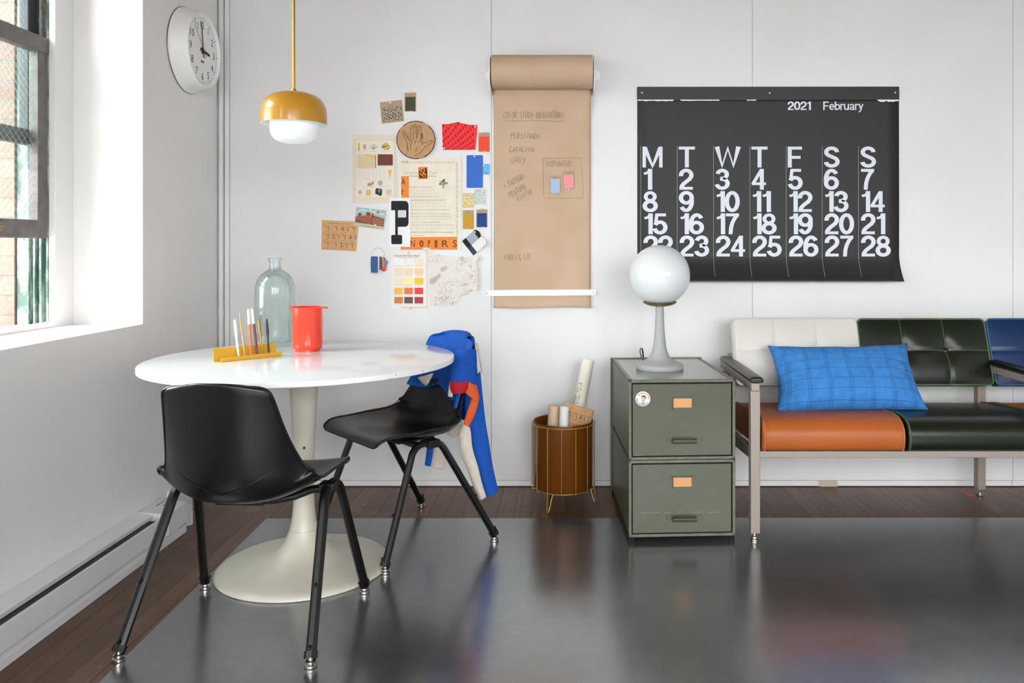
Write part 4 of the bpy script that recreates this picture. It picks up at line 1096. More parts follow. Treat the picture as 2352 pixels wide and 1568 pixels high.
# postcard
t = wthing('postcard', 'coloured postcard of a red brick factory under a teal sky, tilted', 'postcard', 850, 501)
Q = [(819, 475.4), (887, 483), (881.6, 526.8), (813.2, 518.8)]
mats = [mat('print_%s' % c, c, 0.8) for c in ('9fc2bf', 'cfd8cd', 'b5634a', '8c4a3b', 'ccbf96', '5b4a48', '7a5a52', 'd9b8a0', 'c4544e')]
mb = MB(); wpoly(mb, Q, 0.0032, 0.0008, 0)
def cp(pts, m_, off=0.0035): mb.add([W(*quad_at(Q, u, v_), off) for u, v_ in pts], [tuple(range(len(pts)))], m_)
for (u, v_, a, b) in ((0.25, 0.12, 0.16, 0.05), (0.6, 0.16, 0.2, 0.05), (0.85, 0.22, 0.12, 0.05), (0.12, 0.25, 0.1, 0.04)): cp([(u+a*math.cos(k*0.6), v_+b*math.sin(k*0.6)) for k in range(10)], 1, 0.0034)
cp([(0, 0.86), (1, 0.86), (1, 1), (0, 1)], 4)
cp([(0.02, 0.52), (0.1, 0.42), (0.28, 0.40), (0.56, 0.33), (0.98, 0.45), (0.98, 0.86), (0.5, 0.82), (0.02, 0.8)], 2)
cp([(0.56, 0.33), (0.98, 0.45), (0.98, 0.86), (0.54, 0.82)], 3, 0.0036)
cp([(0.09, 0.28), (0.2, 0.26), (0.2, 0.42), (0.09, 0.44)], 3, 0.0036); cp([(0.36, 0.20), (0.5, 0.20), (0.5, 0.36), (0.36, 0.38)], 3, 0.0036); cp([(0.54, 0.24), (0.60, 0.24), (0.60, 0.36), (0.54, 0.36)], 3, 0.0036)
for r in range(4):
    for c in range(17):
        u = 0.06+c*0.054; v_ = 0.47+r*0.085+0.01*max(0, c-9)*0.3
        cp([(u, v_), (u+0.022, v_), (u+0.022, v_+0.045), (u, v_+0.045)], 5 if c < 10 else 7, 0.0037)
cp([(0.04, 0.66), (0.44, 0.76), (0.44, 0.80), (0.04, 0.72)], 5, 0.0038); cp([(0.7, 0.1), (0.79, 0.12), (0.79, 0.2), (0.7, 0.18)], 8, 0.0037); cp([(0.66, 0.78), (0.74, 0.79), (0.74, 0.85), (0.66, 0.84)], 1, 0.0038)
wline(mb, [quad_at(Q, 0.25, 0.94), quad_at(Q, 0.8, 0.94)], 0.6, 0.0036, 6)
mb.build('picture', mats, t, fix=False)
pin(851.8, 481.8, 'clear pin at the top of the factory postcard', 0.0042)

# coupon sheets
def coupon_marks(fpt, mb, rows_=3):
    """grid and figures drawn through fpt(u, v) -> 3D point"""
    vals = [["'1", "'1", "4-'1", "'1"], ["'1", "2-'1", "'1", "4-'1"], ["'1", "'1", "2-'1", "'1"]]
    def seg(u0, v0, u1, v1, w_):
        p, q_ = fpt(u0, v0), fpt(u1, v1); dd = (q_-p); up_ = (fpt(u0, v0+0.01)-p).normalized() if abs(u1-u0) > abs(v1-v0) else (fpt(u0+0.01, v0)-p).normalized()
        mb.add([p-up_*w_, q_-up_*w_, q_+up_*w_, p+up_*w_], [(0, 1, 2, 3)])
    for r in range(rows_):
        for c in range(4):
            u0 = 0.04+0.235*c; v0 = 0.17+0.275*r
            vs, fs = glyphs(vals[r][c]); a, b = min(v[0] for v in vs), max(v[0] for v in vs)
            k = 0.13/0.682
            mb.add([fpt(u0+0.12+(x-(a+b)/2)*k*0.75, v0+0.165-y*k) for x, y in vs], fs)
            seg(u0+0.03, v0+0.03, u0+0.19, v0+0.03, 0.0004); seg(u0+0.05, v0+0.20, u0+0.18, v0+0.20, 0.0003); seg(u0+0.05, v0+0.23, u0+0.18, v0+0.23, 0.0003)
            if c: seg(u0, v0, u0, v0+0.25, 0.00025)
        seg(0.04, 0.165+0.275*r, 0.97, 0.165+0.275*r, 0.0002)
    seg(0.18, 0.10, 0.75, 0.10, 0.0006)
t = wthing('coupon_sheet', 'tan sheet of numbered coupons pinned flat on the wall, leftmost of the samples', 'coupon sheet', 781, 540)
Q = [(739.3, 505), (824.5, 509), (818, 577), (738.2, 572.9)]
M_COUP = mat('tan_coupon_paper', 'd8a878', 0.85, var=0.05, vscale=30)
flat('sheet', Q, M_COUP, 0.0018, t, 0.0008)
mb = MB(); coupon_marks(lambda u, v_: W(*quad_at(Q, u, v_), 0.0021), mb); mb.build('coupon_print', M_INK, t)
pin(781.6, 510.7, 'clear pin at the top of the coupon sheet')

# ring of swatches
t = wthing('swatch_ring', 'metal ring holding small colour swatches, blue one in front, hung on the wall', 'swatch ring', 870, 600)
mb = MB(); mb.tube([W(869.6+14*math.cos(2*PI*k/32), 583.3+14*math.sin(2*PI*k/32), 0.010) for k in range(32)], 0.0009, 6, closed=True); mb.build('ring', M_CHROME, t)
chips = [('7a2430', 878, 591, 885, 623, 0.004), ('d9434c', 876, 604, 888, 621, 0.0065), ('3d8fd6', 884, 597, 891, 607, 0.008), ('c9c34a', 850.5, 602, 856, 609, 0.006), ('c98a34', 879, 590, 883.5, 612, 0.009), ('3a3f60', 871, 589, 878, 619, 0.0105), ('e9e6e0', 866, 588.6, 872.5, 625.6, 0.0125), ('1d5087', 853.6, 588.4, 869.6, 625.8, 0.0165)]
for c, a, b, c_, d_, off in chips:
    mb = MB(); wpoly(mb, rrect(a, b, c_, d_, min(2.2, (c_-a)/3)), off, 0.0022); mb.build('swatch', mat('swatch_'+c, c, 0.5), t)
mb = MB(); mb.tube([W(869.6, 569.0, 0.0), W(869.6, 569.0, 0.012)], 0.0011, 6); mb.build('hook', M_CHROME, t)

# colour chart
t = wthing('colour_chart', 'white colour chart card with fifteen swatches from white to maroon', 'colour chart', 939, 645)
flat('card', [(899.2, 580.4), (980.2, 581), (980.4, 708.6), (898.4, 708.0)], mat('chart_card', 'efe9e0', 0.7), 0.0030, t, 0.0015)
cols = ['eef0f2', 'eaebee', 'efe2c4', 'f0dcc6', 'f3d6b0', 'f2d09a', 'ece6c8', 'f5ec96', 'f4c92a', 'f5bf55', 'f2783a', 'ee3f44', 'd38445', '704848', 'a83a4a']
for k, c in enumerate(cols):
    i, j = k % 3, k//3
    a = (1042, 1170, 1302)[i]; y_ = (805, 930, 1052, 1178, 1298)[j]
    mb = MB(); wpoly(mb, [Z5(a, y_), Z5(a+110, y_), Z5(a+110, y_+82), Z5(a, y_+82)], 0.0036, 0.0006); mb.build('colour_patch', mat('chart_'+c, c, 0.6), t)
mb = MB(); off = 0.0033
wtext(mb, 'Crescent Art Poster Board', *[Z5(1030, 0)[0], Z5(1365, 0)[0]], Z5(0, 780)[1], 5.0, off, shear=0.35)
wline(mb, [Z5(1100, 792), Z5(1350, 792)], 0.6, off, 1); wline(mb, [Z5(1130, 1431), Z5(1448, 1431)], 0.8, off, 1)
for y_ in (895, 1022, 1145, 1270, 1390):
    for a in (1050, 1178, 1310): wline(mb, [Z5(a, y_), Z5(a+90, y_)], 0.4, off, 1)
mb.build('chart_lettering', [M_INK, M_GREYINK], t, fix=False)
pin(938.8, 580, 'clear pin at the top of the colour chart'); pin(943.2, 708.0, 'clear pin at the bottom of the colour chart')

# lace-like paper fragment
t = wthing('patterned_fragment', 'torn pale patterned paper with brown fern prints right of the colour chart', 'paper', 1040, 640)
q = NT('fern_print_paper'); v = q.coord()
n1 = q.noise(v, 260, 3, 0.6); n2 = q.noise(v, 14, 2)
q.l(q.mix(q.math('MULTIPLY', q.math('GREATER_THAN', n1, 0.56), q.ramp(n2, 0.46, (0.15, 0.15, 0.15, 1), 0.58, (0.75, 0.75, 0.75, 1))), lin('e9e2da'), lin('a98b7c')), q.b.inputs['Base Color']); q.b.inputs['Roughness'].default_value = 0.9
out = [(1390, 700), (1400, 675), (1440, 660), (1490, 668), (1520, 690), (1540, 735), (1610, 745), (1680, 760), (1760, 772), (1830, 775), (1940, 790), (2040, 790), (2075, 765), (2110, 755), (2132, 775), (2130, 800), (2100, 830), (2090, 860), (2112, 900), (2120, 950), (2112, 1000), (2126, 1080), (2120, 1130), (2110, 1180), (2100, 1215), (2080, 1225), (2060, 1205), (2030, 1190), (2005, 1215), (1990, 1250), (1950, 1268), (1900, 1265), (1880, 1290), (1870, 1330), (1845, 1350), (1842, 1405), (1700, 1412), (1510, 1410), (1500, 1320), (1490, 1200), (1465, 1130), (1462, 900), (1460, 730)]
mb = MB(); pts = [W(*Z5(x, y), 0.003+0.010*max(0, (x-1850)/280)**2) for x, y in out]
mb.prism(pts, (0, 0.0006, 0)); mb.build('paper', q.m, t, fix=True)
mb = MB()
def fern(x0, y0, x1, y1, n, ln, m_=0):
    dx, dy = x1-x0, y1-y0; L = math.hypot(dx, dy); ux, uy = dx/L, dy/L
    o_ = lambda x: 0.0036+0.010*max(0, (x-1850)/280)**2
    def lp(pts, w_):
        for qd in ribbon([Z5(*p) for p in pts], w_): mb.add([W(x, y, o_((x-720)/0.17857)+0.001) for x, y in qd], [(0, 1, 2, 3)], m_)
    lp([(x0, y0), (x1, y1)], 0.5)
    for k in range(n):
        f = k/n; l = ln*(1-0.7*f); cx_, cy_ = x0+dx*f, y0+dy*f
        for sg in (1, -1): lp([(cx_, cy_), (cx_+l*(0.75*ux-sg*0.75*uy), cy_+l*(0.75*uy+sg*0.75*ux))], 0.95)
fern(1955, 985, 1905, 775, 8, 80); fern(1975, 1000, 2030, 880, 5, 55); fern(1920, 1110, 2060, 1010, 6, 55); fern(1500, 1120, 1640, 1010, 7, 60); fern(1640, 960, 1730, 900, 4, 45); fern(1975, 1140, 1860, 1080, 6, 50)
for k in range(30): 
    x = 1560+random.random()*260; y = 1290+random.random()*110
    mb.add([W(*Z5(x+5*math.cos(a), y+5*math.sin(a)), 0.0037) for a in (0, 1.2, 2.5, 3.8, 5)], [(0, 1, 2, 3, 4)], 1)
mb.build('fern_print', [mat('brown_fern_ink', '957a6d', 0.9), M_INK], t, fix=False)
pin(978.6, 571.5, 'clear pin at the top of the torn patterned paper', 0.004)

# curling grey and black fabric sample
t = wthing('striped_fabric_sample', 'grey, cream and black blocked fabric sample turned on its corner', 'sample', 1087, 556)
def stripe(pts, m_, nm):
    mb = MB(); P_ = [W(x, y, 0.004+0.016*max(0, (x-1088)/24)**2) for x, y in pts]; mb.prism(P_, (0, 0.0015, 0)); mb.build(nm, m_, t)
U = Vector((1092-1061.4, 527-553.6)); V_ = Vector((1087.5-1061.4, 586.6-553.6)); A_ = Vector((1061.4, 553.6))
def st(u0, v0, u1, v1): 
    n = 6; 
    return [tuple(A_+U*u+V_*v_) for u, v_ in [(u0+(u1-u0)*k/n, v0) for k in range(n+1)]+[(u1+(0.10*math.sin(k/n*PI)*(1 if u1 == 1 else 0)), v0+(v1-v0)*k/n) for k in range(1, n+1)]+[(u1-(u1-u0)*k/n, v1) for k in range(1, n+1)]+[(u0, v1-(v1-v0)*k/n) for k in range(1, n)]]
M_BF = mat('black_blocked_fabric', '1c1e24', 0.9); M_CHF = mat('charcoal_blocked_fabric', '3f434e', 0.9)
stripe(st(0.28, 0, 0.84, 0.5), mat('grey_blocked_fabric', 'a7abb2', 0.9, var=0.1, vscale=200), 'grey_block'); stripe(st(0.28, 0.5, 1, 1), mat('cream_blocked_fabric', 'e6e3da', 0.9), 'cream_block')
stripe(st(0, 0, 0.28, 0.5), M_BF, 'black_block'); stripe(st(0, 0.5, 0.28, 1), M_CHF, 'black_block'); stripe(st(0.84, 0, 1, 0.5), M_BF, 'black_block')
pin(1091.4, 533, 'clear pin at the top of the turned striped fabric sample', 0.006)
# ------------------------------------------------------------------ roll of brown paper on the wall
RY, RZ, RR = 3.678, 1.917, 0.0760
x0r, x1r = -0.336, 0.121
pr = thing('paper_roll_holder', 'wall holder with a roll of brown kraft paper hanging down, with pencil notes', 'paper roll', (-0.108, YW, RZ))
q = NT('brown_kraft_paper'); v = q.coord()
c1 = q.ramp(q.noise(v, 5, 3), 0.3, lin('c2a486'), 0.7, lin('cdb196'))
c1 = q.mix(q.math('MULTIPLY', q.math('GREATER_THAN', q.noise(v, 500, 2), 0.62), 0.25), c1, lin('9a7c60'))
q.l(c1, q.b.inputs['Base Color']); q.b.inputs['Roughness'].default_value = 0.7
q.bump(q.noise(q.coord(scale=(1, 1, 0.6)), 6, 3, 0.5), 0.25, 0.006)
M_PAPER = q.m
My = Matrix.Rotation(PI/2, 4, 'Y')
mb = MB(); mb.lathe([(0.0, 0), (0.020, 0), (0.020, 0.004), (0.021, 0.004), (RR-0.001, 0.004), (RR, 0.0), (RR, 0.457), (RR-0.001, 0.453), (0.020, 0.453), (0.0, 0.453)], (x0r, RY, RZ), 72, 0, My)
mb.build('roll', M_PAPER, pr)
xs0, xs1 = W(1134.5, 0).x, W(1357, 0).x
def sheet_off(z):
    """distance of the hanging paper from the wall at height z"""
    zt = W(0, 204).z; zb = W(0, 706).z; zbar = W(0, 672).z
    if z > RZ-0.0: return YW-RY+RR
    t = (z-zbar)/(zt-zbar)
    o_ = 0.004
    if t > 0.82: o_ += (YW-RY+RR-0.004-0.100)*0.0+0.045*((t-0.82)/0.18)**2
    if z < zbar: o_ += 0.016*((zbar-z)/(zbar-zb))**1.6
    return o_
mb = MB(); zt, zb = RZ-0.060, W(0, 706).z
def sh(u, v_):
    z = zt+(zb-z_edge(u)-zt)*v_
    return Vector((xs0+(xs1-xs0)*u, YW-sheet_off(z)-0.0015*math.sin(5*u+9*v_)*(v_ < 0.93), z))
def z_edge(u): return 0.005*math.sin(5.0*u+1.2)*(u-0.1)
mb.grid(sh, 30, 70)
st_ = mb.build('paper_sheet', M_PAPER, pr, solid=0.0006, angle=180)
# pencil writing
HW = {'A': [[(0, 0), (.45, 1), (.7, 0)], [(.1, .42), (.85, .40)]], 'B': [[(.1, 0), (.1, 1)], [(.0, .95), (.5, .95), (.6, .75), (.1, .52)], [(.1, .52), (.7, .4), (.6, .1), (.05, .0)]], 'C': [[(.65, .85), (.4, 1), (.1, .7), (.05, .3), (.3, 0), (.6, .15)]], 'D': [[(.1, 0), (.1, 1)], [(.1, 1), (.7, .7), (.65, .25), (.1, 0)]],
      'E': [[(.1, 0), (.1, 1)], [(.1, .95), (.6, 1)], [(.1, .5), (.55, .54)], [(.1, 0), (.6, .06)]], 'F': [[(.1, 0), (.1, 1)], [(.1, .95), (.65, 1)], [(.1, .5), (.55, .54)]], 'G': [[(.6, .85), (.35, 1), (.05, .6), (.15, .1), (.5, .0), (.62, .35), (.35, .38)]], 'H': [[(.1, 0), (.12, 1)], [(.6, 0), (.62, 1)], [(.1, .5), (.62, .55)]],
      'I': [[(.25, 0), (.27, 1)]], 'K': [[(.1, 0), (.1, 1)], [(.6, .95), (.1, .45), (.65, .0)]], 'L': [[(.1, 1), (.1, 0), (.6, .04)]], 'M': [[(.0, 0), (.15, 1), (.42, .25), (.7, 1), (.85, 0)]], 'N': [[(.05, 0), (.1, 1), (.6, 0), (.65, 1)]], 'O': [[(.35, 1), (.05, .6), (.12, .1), (.45, 0), (.65, .45), (.55, .9), (.3, 1)]],
      'P': [[(.1, -.1), (.1, 1)], [(.05, .95), (.55, .95), (.6, .65), (.1, .5)]], 'R': [[(.1, 0), (.1, 1)], [(.1, 1), (.6, .85), (.5, .55), (.1, .5), (.68, 0)]], 'S': [[(.6, .9), (.3, 1), (.1, .75), (.5, .45), (.5, .1), (.05, .05)]], 'T': [[(.35, 0), (.33, .97)], [(0, .97), (.7, 1)]], 'U': [[(.08, 1), (.1, .2), (.35, 0), (.58, .2), (.6, 1)]],
      'V': [[(.05, 1), (.3, 0), (.62, 1)]], 'X': [[(.05, 1), (.6, 0)], [(.6, 1), (.05, 0)]], 'Y': [[(.05, 1), (.32, .5)], [(.62, 1), (.3, .3), (.1, -.25)]], '+': [[(.1, .5), (.7, .5)], [(.4, .15), (.4, .85)]], ' ': []}
hr = random.Random(11)
def hand_write(mb, s, x0, x1, yb, cap, rot=0.0, w=0.75):
    adv = (x1-x0)/max(1, len(s)); ca, sa = math.cos(math.radians(rot)), math.sin(math.radians(rot))
    for i, ch in enumerate(s):
        j1, j2 = hr.uniform(-.06, .06), hr.uniform(0.9, 1.12)
        for stv in HW[ch]:
            pts = []
            for (a, b) in stv:
                u = adv*(i+0.08+a*1.15)+adv*0.1*b; w_ = -(b*j2+j1)*cap
                pts.append((x0+u*ca-w_*sa, yb+u*sa+w_*ca))
            for qd in ribbon(pts, w): mb.add([W(x, y, sheet_off(W(0, y).z)+0.0022) for x, y in qd], [(0, 1, 2, 3)])
mb = MB()
hand_write(mb, 'COLOR STUDY BRAINSTORM', 1156, 1294, 272, 14)
hand_write(mb, 'PERSIMMON', 1172, 1240, 319, 12.5); hand_write(mb, 'CATALINA', 1169, 1227, 349, 12); hand_write(mb, 'NAVY', 1170, 1209, 376, 15)
hand_write(mb, 'INSPIRATION', 1253, 1314, 382, 12)
hand_write(mb, '+ PATTERN', 1160, 1214, 435, 12, -29); hand_write(mb, 'TEXTURE', 1171, 1218, 455, 12, -31); hand_write(mb, 'FINISH', 1191, 1229, 464, 12, -31)
hand_write(mb, 'PARKING LOT', 1157, 1222, 598, 14, -1)
def pl_(pts):
    for qd in ribbon(pts, 0.6): mb.add([W(x, y, sheet_off(W(0, y).z)+0.0022) for x, y in qd], [(0, 1, 2, 3)])
pl_([(1158, 278), (1225, 277.5), (1293, 279)]); pl_([(1247.6, 364), (1334, 363), (1337, 400), (1340, 454.5), (1290, 456), (1249, 455), (1248, 410), (1247.6, 364)])
mb.build('pencil_notes', mat('graphite', '75624f', 0.6), st_)
for x, d_, px in ((x0r-0.010, 1, 0), (x1r+0.004, 1, 1)):
    mb = MB()
    mb.prism([(x, YW-0.001, RZ+0.03), (x, YW-0.03, RZ+0.06), (x, RY-0.02, RZ+0.068), (x, RY-0.062, RZ+0.045), (x, RY-0.070, RZ), (x, RY-0.062, RZ-0.055), (x, RY-0.03, RZ-0.092), (x, YW-0.01, RZ-0.095), (x, YW-0.001, RZ-0.07)], (0.0045, 0, 0))
    mb.lathe([(0.0, -0.006), (0.016, -0.006), (0.016, 0.011), (0.0, 0.011)], (x, RY, RZ), 24, 0, My)
    xa = x-0.03 if not px else x+0.004
    mb.box(xa, xa+0.03, YW-0.004, YW-0.0005, RZ-0.02, RZ+0.02)
    mb.build('side_bracket', M_WHITE, pr, bevel=0.001)
# white bar across the bottom of the paper
pb = thing('paper_cutting_bar', 'white metal strip across the bottom of the hanging kraft paper', 'bar', tuple(W(1244, 672)))
mb = MB()
mb.prism([W(x, y, 0.0125) for x, y in [(1117.5, 666.5), (1133, 665.6), (1358, 664.2), (1366, 664.6), (1370, 668), (1370, 674), (1366, 677.5), (1357, 677.8), (1133, 679.6), (1117.5, 679)]], (0, 0.003, 0))
for x in (1119, 1360): mb.box(W(x, 0).x, W(x+8, 0).x, YW-0.010, YW-0.0002, W(0, 676).z, W(0, 668).z)
mb.build('strip', M_WHITE, pb, bevel=0.0006)
for x, y in ((1119.5, 673), (1363, 670.5)):
    mb = MB(); mb.lathe([(0.0035, 0), (0.003, 0.0012), (0.0, 0.0018)], W(x, y, 0.0125), 12, 0, Matrix.Rotation(PI/2, 4, 'X')); mb.build('screw', mat('screw_zinc', 'a9aaab', 0.4, 0.8), pb)
# two samples pinned to the paper
colour_card('small kraft card with pale blue patch pinned on the brown paper', rect(1262.2, 402.8, 1288, 444), 0.2, 'a9bfd8', 0.08, off=0.008)
pin(1272.6, 402.6, 'clear pin at the top of the pale blue sample on brown paper', 0.009); pin(1272.6, 444.0, 'clear pin at the bottom of the pale blue sample on brown paper', 0.009)
colour_card('small kraft card with pink patch pinned on the brown paper', [(1292, 393), (1318.5, 391.8), (1319.5, 433.3), (1293.5, 434.7)], 0.22, 'f09a9f', 0.08, off=0.008)
pin(1304, 392.5, 'clear pin at the top of the pink sample on brown paper', 0.009); pin(1306.3, 434.4, 'clear pin at the bottom of the pink sample on brown paper', 0.009)

# ------------------------------------------------------------------ wall calendar
cal = thing('wall_calendar', 'large black wall calendar sheet with white numerals for February 2021', 'calendar', tuple(W(1764, 424)))
ZB = W(0, 645).z; ZC0 = W(0, 585).z
def cal_off(z):
    t = max(0.0, (ZC0-z)/(ZC0-ZB)); return 0.0045+0.060*t**1.7
q = NT('black_calendar_paper'); q.b.inputs['Base Color'].default_value = lin('2b2828'); q.b.inputs['Specular IOR Level'].default_value = 0.35; q.b.inputs['Roughness'].default_value = 0.5
q.bump(q.noise(q.coord(), 4, 3), 0.15, 0.006); M_CAL = q.m
cxa, cxb = W(1463.6, 0).x, W(2064, 0).x
mb = MB(); ZT = W(0, 229).z
mb.grid(lambda u, v_: Vector((cxa+(cxb-cxa)*u, YW-cal_off(ZT+(ZB-ZT)*v_)-0.0010*math.sin(4*u+6*v_), ZT+(ZB-ZT)*v_)), 24, 80)
csheet = mb.build('sheet', M_CAL, cal, solid=0.0009, angle=180)
mb = MB(); mb.grid(lambda u, v_: Vector((cxa+(cxb-cxa)*u, YW-max(0.002, cal_off(ZT+(ZB-ZT)*v_)-0.0026), ZT+(ZB+0.0005-ZT)*v_)), 12, 80)
mb.build('under_sheets', M_PAPERW, cal, solid=0.0014, angle=180)
mb = MB(); mb.prism([W(x, y, 0.0075) for x, y in [(1463.2, 200), (2064, 199.4), (2064.3, 230.2), (1463.2, 231)]], (0, 0.006, 0))
mb.build('binding_strip', mat('black_binding', '171616', 0.45), cal, bevel=0.001)
mb = MB(); tr_ = random.Random(4)
def torn(a, b, h):
    n = int((b-a)/3)+2; pts = [(a, 229.5)]+[(a+(b-a)*k/n, 231.2+h*(0.3+tr_.random())*(1 if 0 < k < n else 0.2)) for k in range(n+1)]+[(b, 229.5)]
    mb.add([W(x, y, 0.0086) for x, y in pts], [tuple(range(len(pts)))])
torn(1463.6, 1547, 1.6); torn(1562, 1652, 1.1); torn(1714, 1736, 1.0); torn(2014, 2063, 3.0)
mb.build('torn_edge', M_PAPERW, csheet)
for x, y in ((1474, 213.4), (1767, 214), (2055, 213)):
    mb = MB(); mb.lathe([(0.005, 0.0), (0.004, 0.0018), (0.0, 0.0025)], W(x, y, 0.0075), 14, 0, Matrix.Rotation(PI/2, 4, 'X')); mb.build('screw', mat('screw_zinc', 'a9aaab'), cal)
# numerals: heavy grotesque drawn as strokes (unit capital height)
SW = 0.164
DG = {
 '0': (0.56, [(arc(.28, .5, .205, .425, 0, 360, 28)[:-1], SW, True)]),
 '1': (0.365, [([(.285, 0), (.285, 1.0)], SW, False), ([(.05, .775), (.13, .785), (.20, .825), (.245, .90), (.262, 1.0)], .115, False)]),
 '2': (0.56, [(arc(.28, .70, .195, .228, 192, -28, 18)+[(.40, .50), (.29, .395), (.19, .29), (.125, .19), (.10, .07)], SW, False), ([(.025, .068), (.53, .068)], .136, False)]),
 '3': (0.56, [(arc(.275, .735, .175, .192, 172, -90, 18)+arc(.275, .290, .205, .218, 90, -172, 18), SW, False), ([(.20, .535), (.30, .535)], .12, False)]),
 '4': (0.57, [([(.395, 0), (.395, 1.0)], .15, False), ([(.05, .265), (.375, .95)], .13, False), ([(.02, .285), (.55, .285)], .128, False)]),
 '5': (0.56, [([(.12, .93), (.50, .93)], .14, False), ([(.155, .97), (.11, .45)], .125, False), (arc(.275, .325, .205, .255, 152, -168, 22), SW, False)]),
 '6': (0.56, [(arc(.285, .32, .205, .247, 0, 360, 28)[:-1], SW, True), (arc(.295, .50, .215, .425, 195, 38, 20), SW, False)]),
 '7': (0.54, [([(.03, .93), (.525, .93)], .14, False), ([(.465, .93), (.36, .76), (.275, .55), (.225, .32), (.205, 0)], .15, False)]),
 '8': (0.56, [(arc(.28, .735, .172, .190, 0, 360, 26)[:-1], .145, True), (arc(.28, .288, .208, .218, 0, 360, 28)[:-1], SW, True)]),
 '9': (0.56, [(arc(.275, .68, .205, .247, 0, 360, 28)[:-1], SW, True), (arc(.265, .50, .215, .425, 15, -142, 20), SW, False)]),
 'M': (0.86, [([(.078, 0), (.078, 1)], .14, False), ([(.762, 0), (.762, 1)], .14, False), ([(.10, .95), (.42, .07), (.74, .95)], .185, False)]),
 'T': (0.64, [([(.01, .93), (.63, .93)], .14, False), ([(.32, 0), (.32, .95)], .155, False)]),
 'W': (1.0, [([(.085, 1), (.285, .08), (.50, .92), (.715, .08), (.915, 1)], .185, False)]),
 'F': (0.60, [([(.085, 0), (.085, 1)], .155, False), ([(.05, .93), (.56, .93)], .14, False), ([(.05, .485), (.50, .485)], .135, False)]),
 'S': (0.64, [(arc(.31, .735, .205, .192, 0, 232, 20)+arc(.315, .275, .222, .205, 62, -175, 20), SW, False)]),
 'e': (0.54, [(arc(.27, .36, .20, .29, 0, 318, 22), .14, False), ([(.07, .36), (.53, .36)], .11, False)]),
 'b': (0.57, [([(.085, 0), (.085, 1)], .14, False), (arc(.285, .36, .205, .29, 0, 360, 24)[:-1], .14, True)]),
 'r': (0.36, [([(.085, 0), (.085, .72)], .14, False), (arc(.27, .44, .19, .215, 178, 80, 10)+[(.36, .655)], .13, False)]),
 'u': (0.56, [([(.46, 0), (.46, .72)], .14, False), ([(.08, .72), (.08, .30)]+arc(.26, .27, .18, .20, 180, 320, 10)+[(.45, .27)], .14, False)]),
 'a': (0.54, [(arc(.235, .20, .165, .14, 0, 360, 20)[:-1], .125, True), ([(.06, .52)]+arc(.24, .50, .17, .155, 160, 0, 10)+[(.41, .12), (.44, .06), (.50, .05)], .135, False)]),
 'y': (0.52, [([(.06, .72), (.265, .08)], .14, False), ([(.455, .72), (.23, -.06), (.17, -.16), (.10, -.20), (.03, -.195)], .135, False)]),
}
CT = [0]
def cal_text(mb, s, x0, yb, cap, track=0.0, k=1.0):
    x = x0
    for ch in s:
        adv, strokes = DG[ch]
        for (pts, w, closed) in strokes:
            CT[0] = (CT[0]+1) % 9
            for qd in ribbon(pts, w, closed, 1.25 if ch in 'MW' else 2.2):
                P4 = [W(x+a*cap*k, yb-b*cap) for a, b in qd]
                mb.add([Vector((p.x, YW-cal_off(p.z)-0.0022-0.0002*CT[0], p.z)) for p in P4], [(0, 1, 2, 3)])
        x += (adv*k+track)*cap
mb = MB()
colx = (1475, 1558, 1641, 1724.5, 1808, 1890.5, 1974)
for r, row in enumerate((('M', 'T', 'W', 'T', 'F', 'S', 'S'), ('1', '2', '3', '4', '5', '6', '7'), ('8', '9', '10', '11', '12', '13', '14'), ('15', '16', '17', '18', '19', '20', '21'), ('22', '23', '24', '25', '26', '27', '28'))):
    for c, s in enumerate(row): cal_text(mb, s, colx[c]+r*0.6, 384.7+51*r, 47.6, 0.0, 1.27 if r else (1.17 if s == 'M' else 1.25))
cal_text(mb, '2021', 1808, 253.2, 19.5, 0.0, 1.34)
cal_text(mb, 'February', 1889.5, 253.2, 19.5, 0.0, 1.17)
mb.build('numerals', mat('white_numeral_print', 'dfe2ea', 0.6), csheet, fix=False)
mb = MB()
for c in range(7):
    lx = (1471.5, 1555, 1638, 1721.5, 1805, 1887.5, 1970.5)[c]
    ys = [336+k*(635-336)/40 for k in range(41)]
    for ya_, yb_ in zip(ys[:-1], ys[1:]):
        P4 = [W(a, b) for a, b in ((lx-0.45, ya_), (lx+0.45, ya_), (lx+0.45, yb_), (lx-0.45, yb_))]
        mb.add([Vector((p.x, YW-cal_off(p.z)-0.0022, p.z)) for p in P4], [(0, 1, 2, 3)])
mb.build('column_lines', mat('grey_rule_print', 'a3a3a6', 0.6), csheet, fix=False)

# ------------------------------------------------------------------ filing cabinet units
M_FILE = NT('olive_green_steel')
q = M_FILE; v = q.coord()
c1 = q.ramp(q.noise(v, 3.5, 5, 0.6), 0.32, lin('43452f'), 0.70, lin('4f513e'))
scr = q.n('Mapping'); scr.inputs['Scale'].default_value = (9, 9, 90); q.l(v, scr.inputs[0])
s1n = q.math('GREATER_THAN', q.noise(scr.outputs[0], 1.3, 4, 0.8), 0.735)
c1 = q.mix(q.math('MULTIPLY', s1n, 0.35), c1, lin('a8aa92'))
q.l(c1, q.b.inputs['Base Color']); q.b.inputs['Roughness'].default_value = 0.32
M_FILE = q.m
M_FEDGE = mat('olive_green_edge', '5c5e4e', 0.35, 0.2, var=0.2, vscale=30)
q = NT('worn_steel_top'); v = q.coord()
q.l(q.ramp(q.noise(q.coord(scale=(5, 1.2, 1)), 6, 5, 0.7), 0.35, lin('7d7f74'), 0.7, lin('8f9188')), q.b.inputs['Base Color']); q.b.inputs['Metallic'].default_value = 0.5; q.b.inputs['Roughness'].default_value = 0.2
M_FTOP = q.m
M_LABELC = mat('orange_tan_card', 'd99f68', 0.7)
FX, FY, FRZ = 0.237, 3.040, math.radians(3.0)       # front left bottom corner and turn
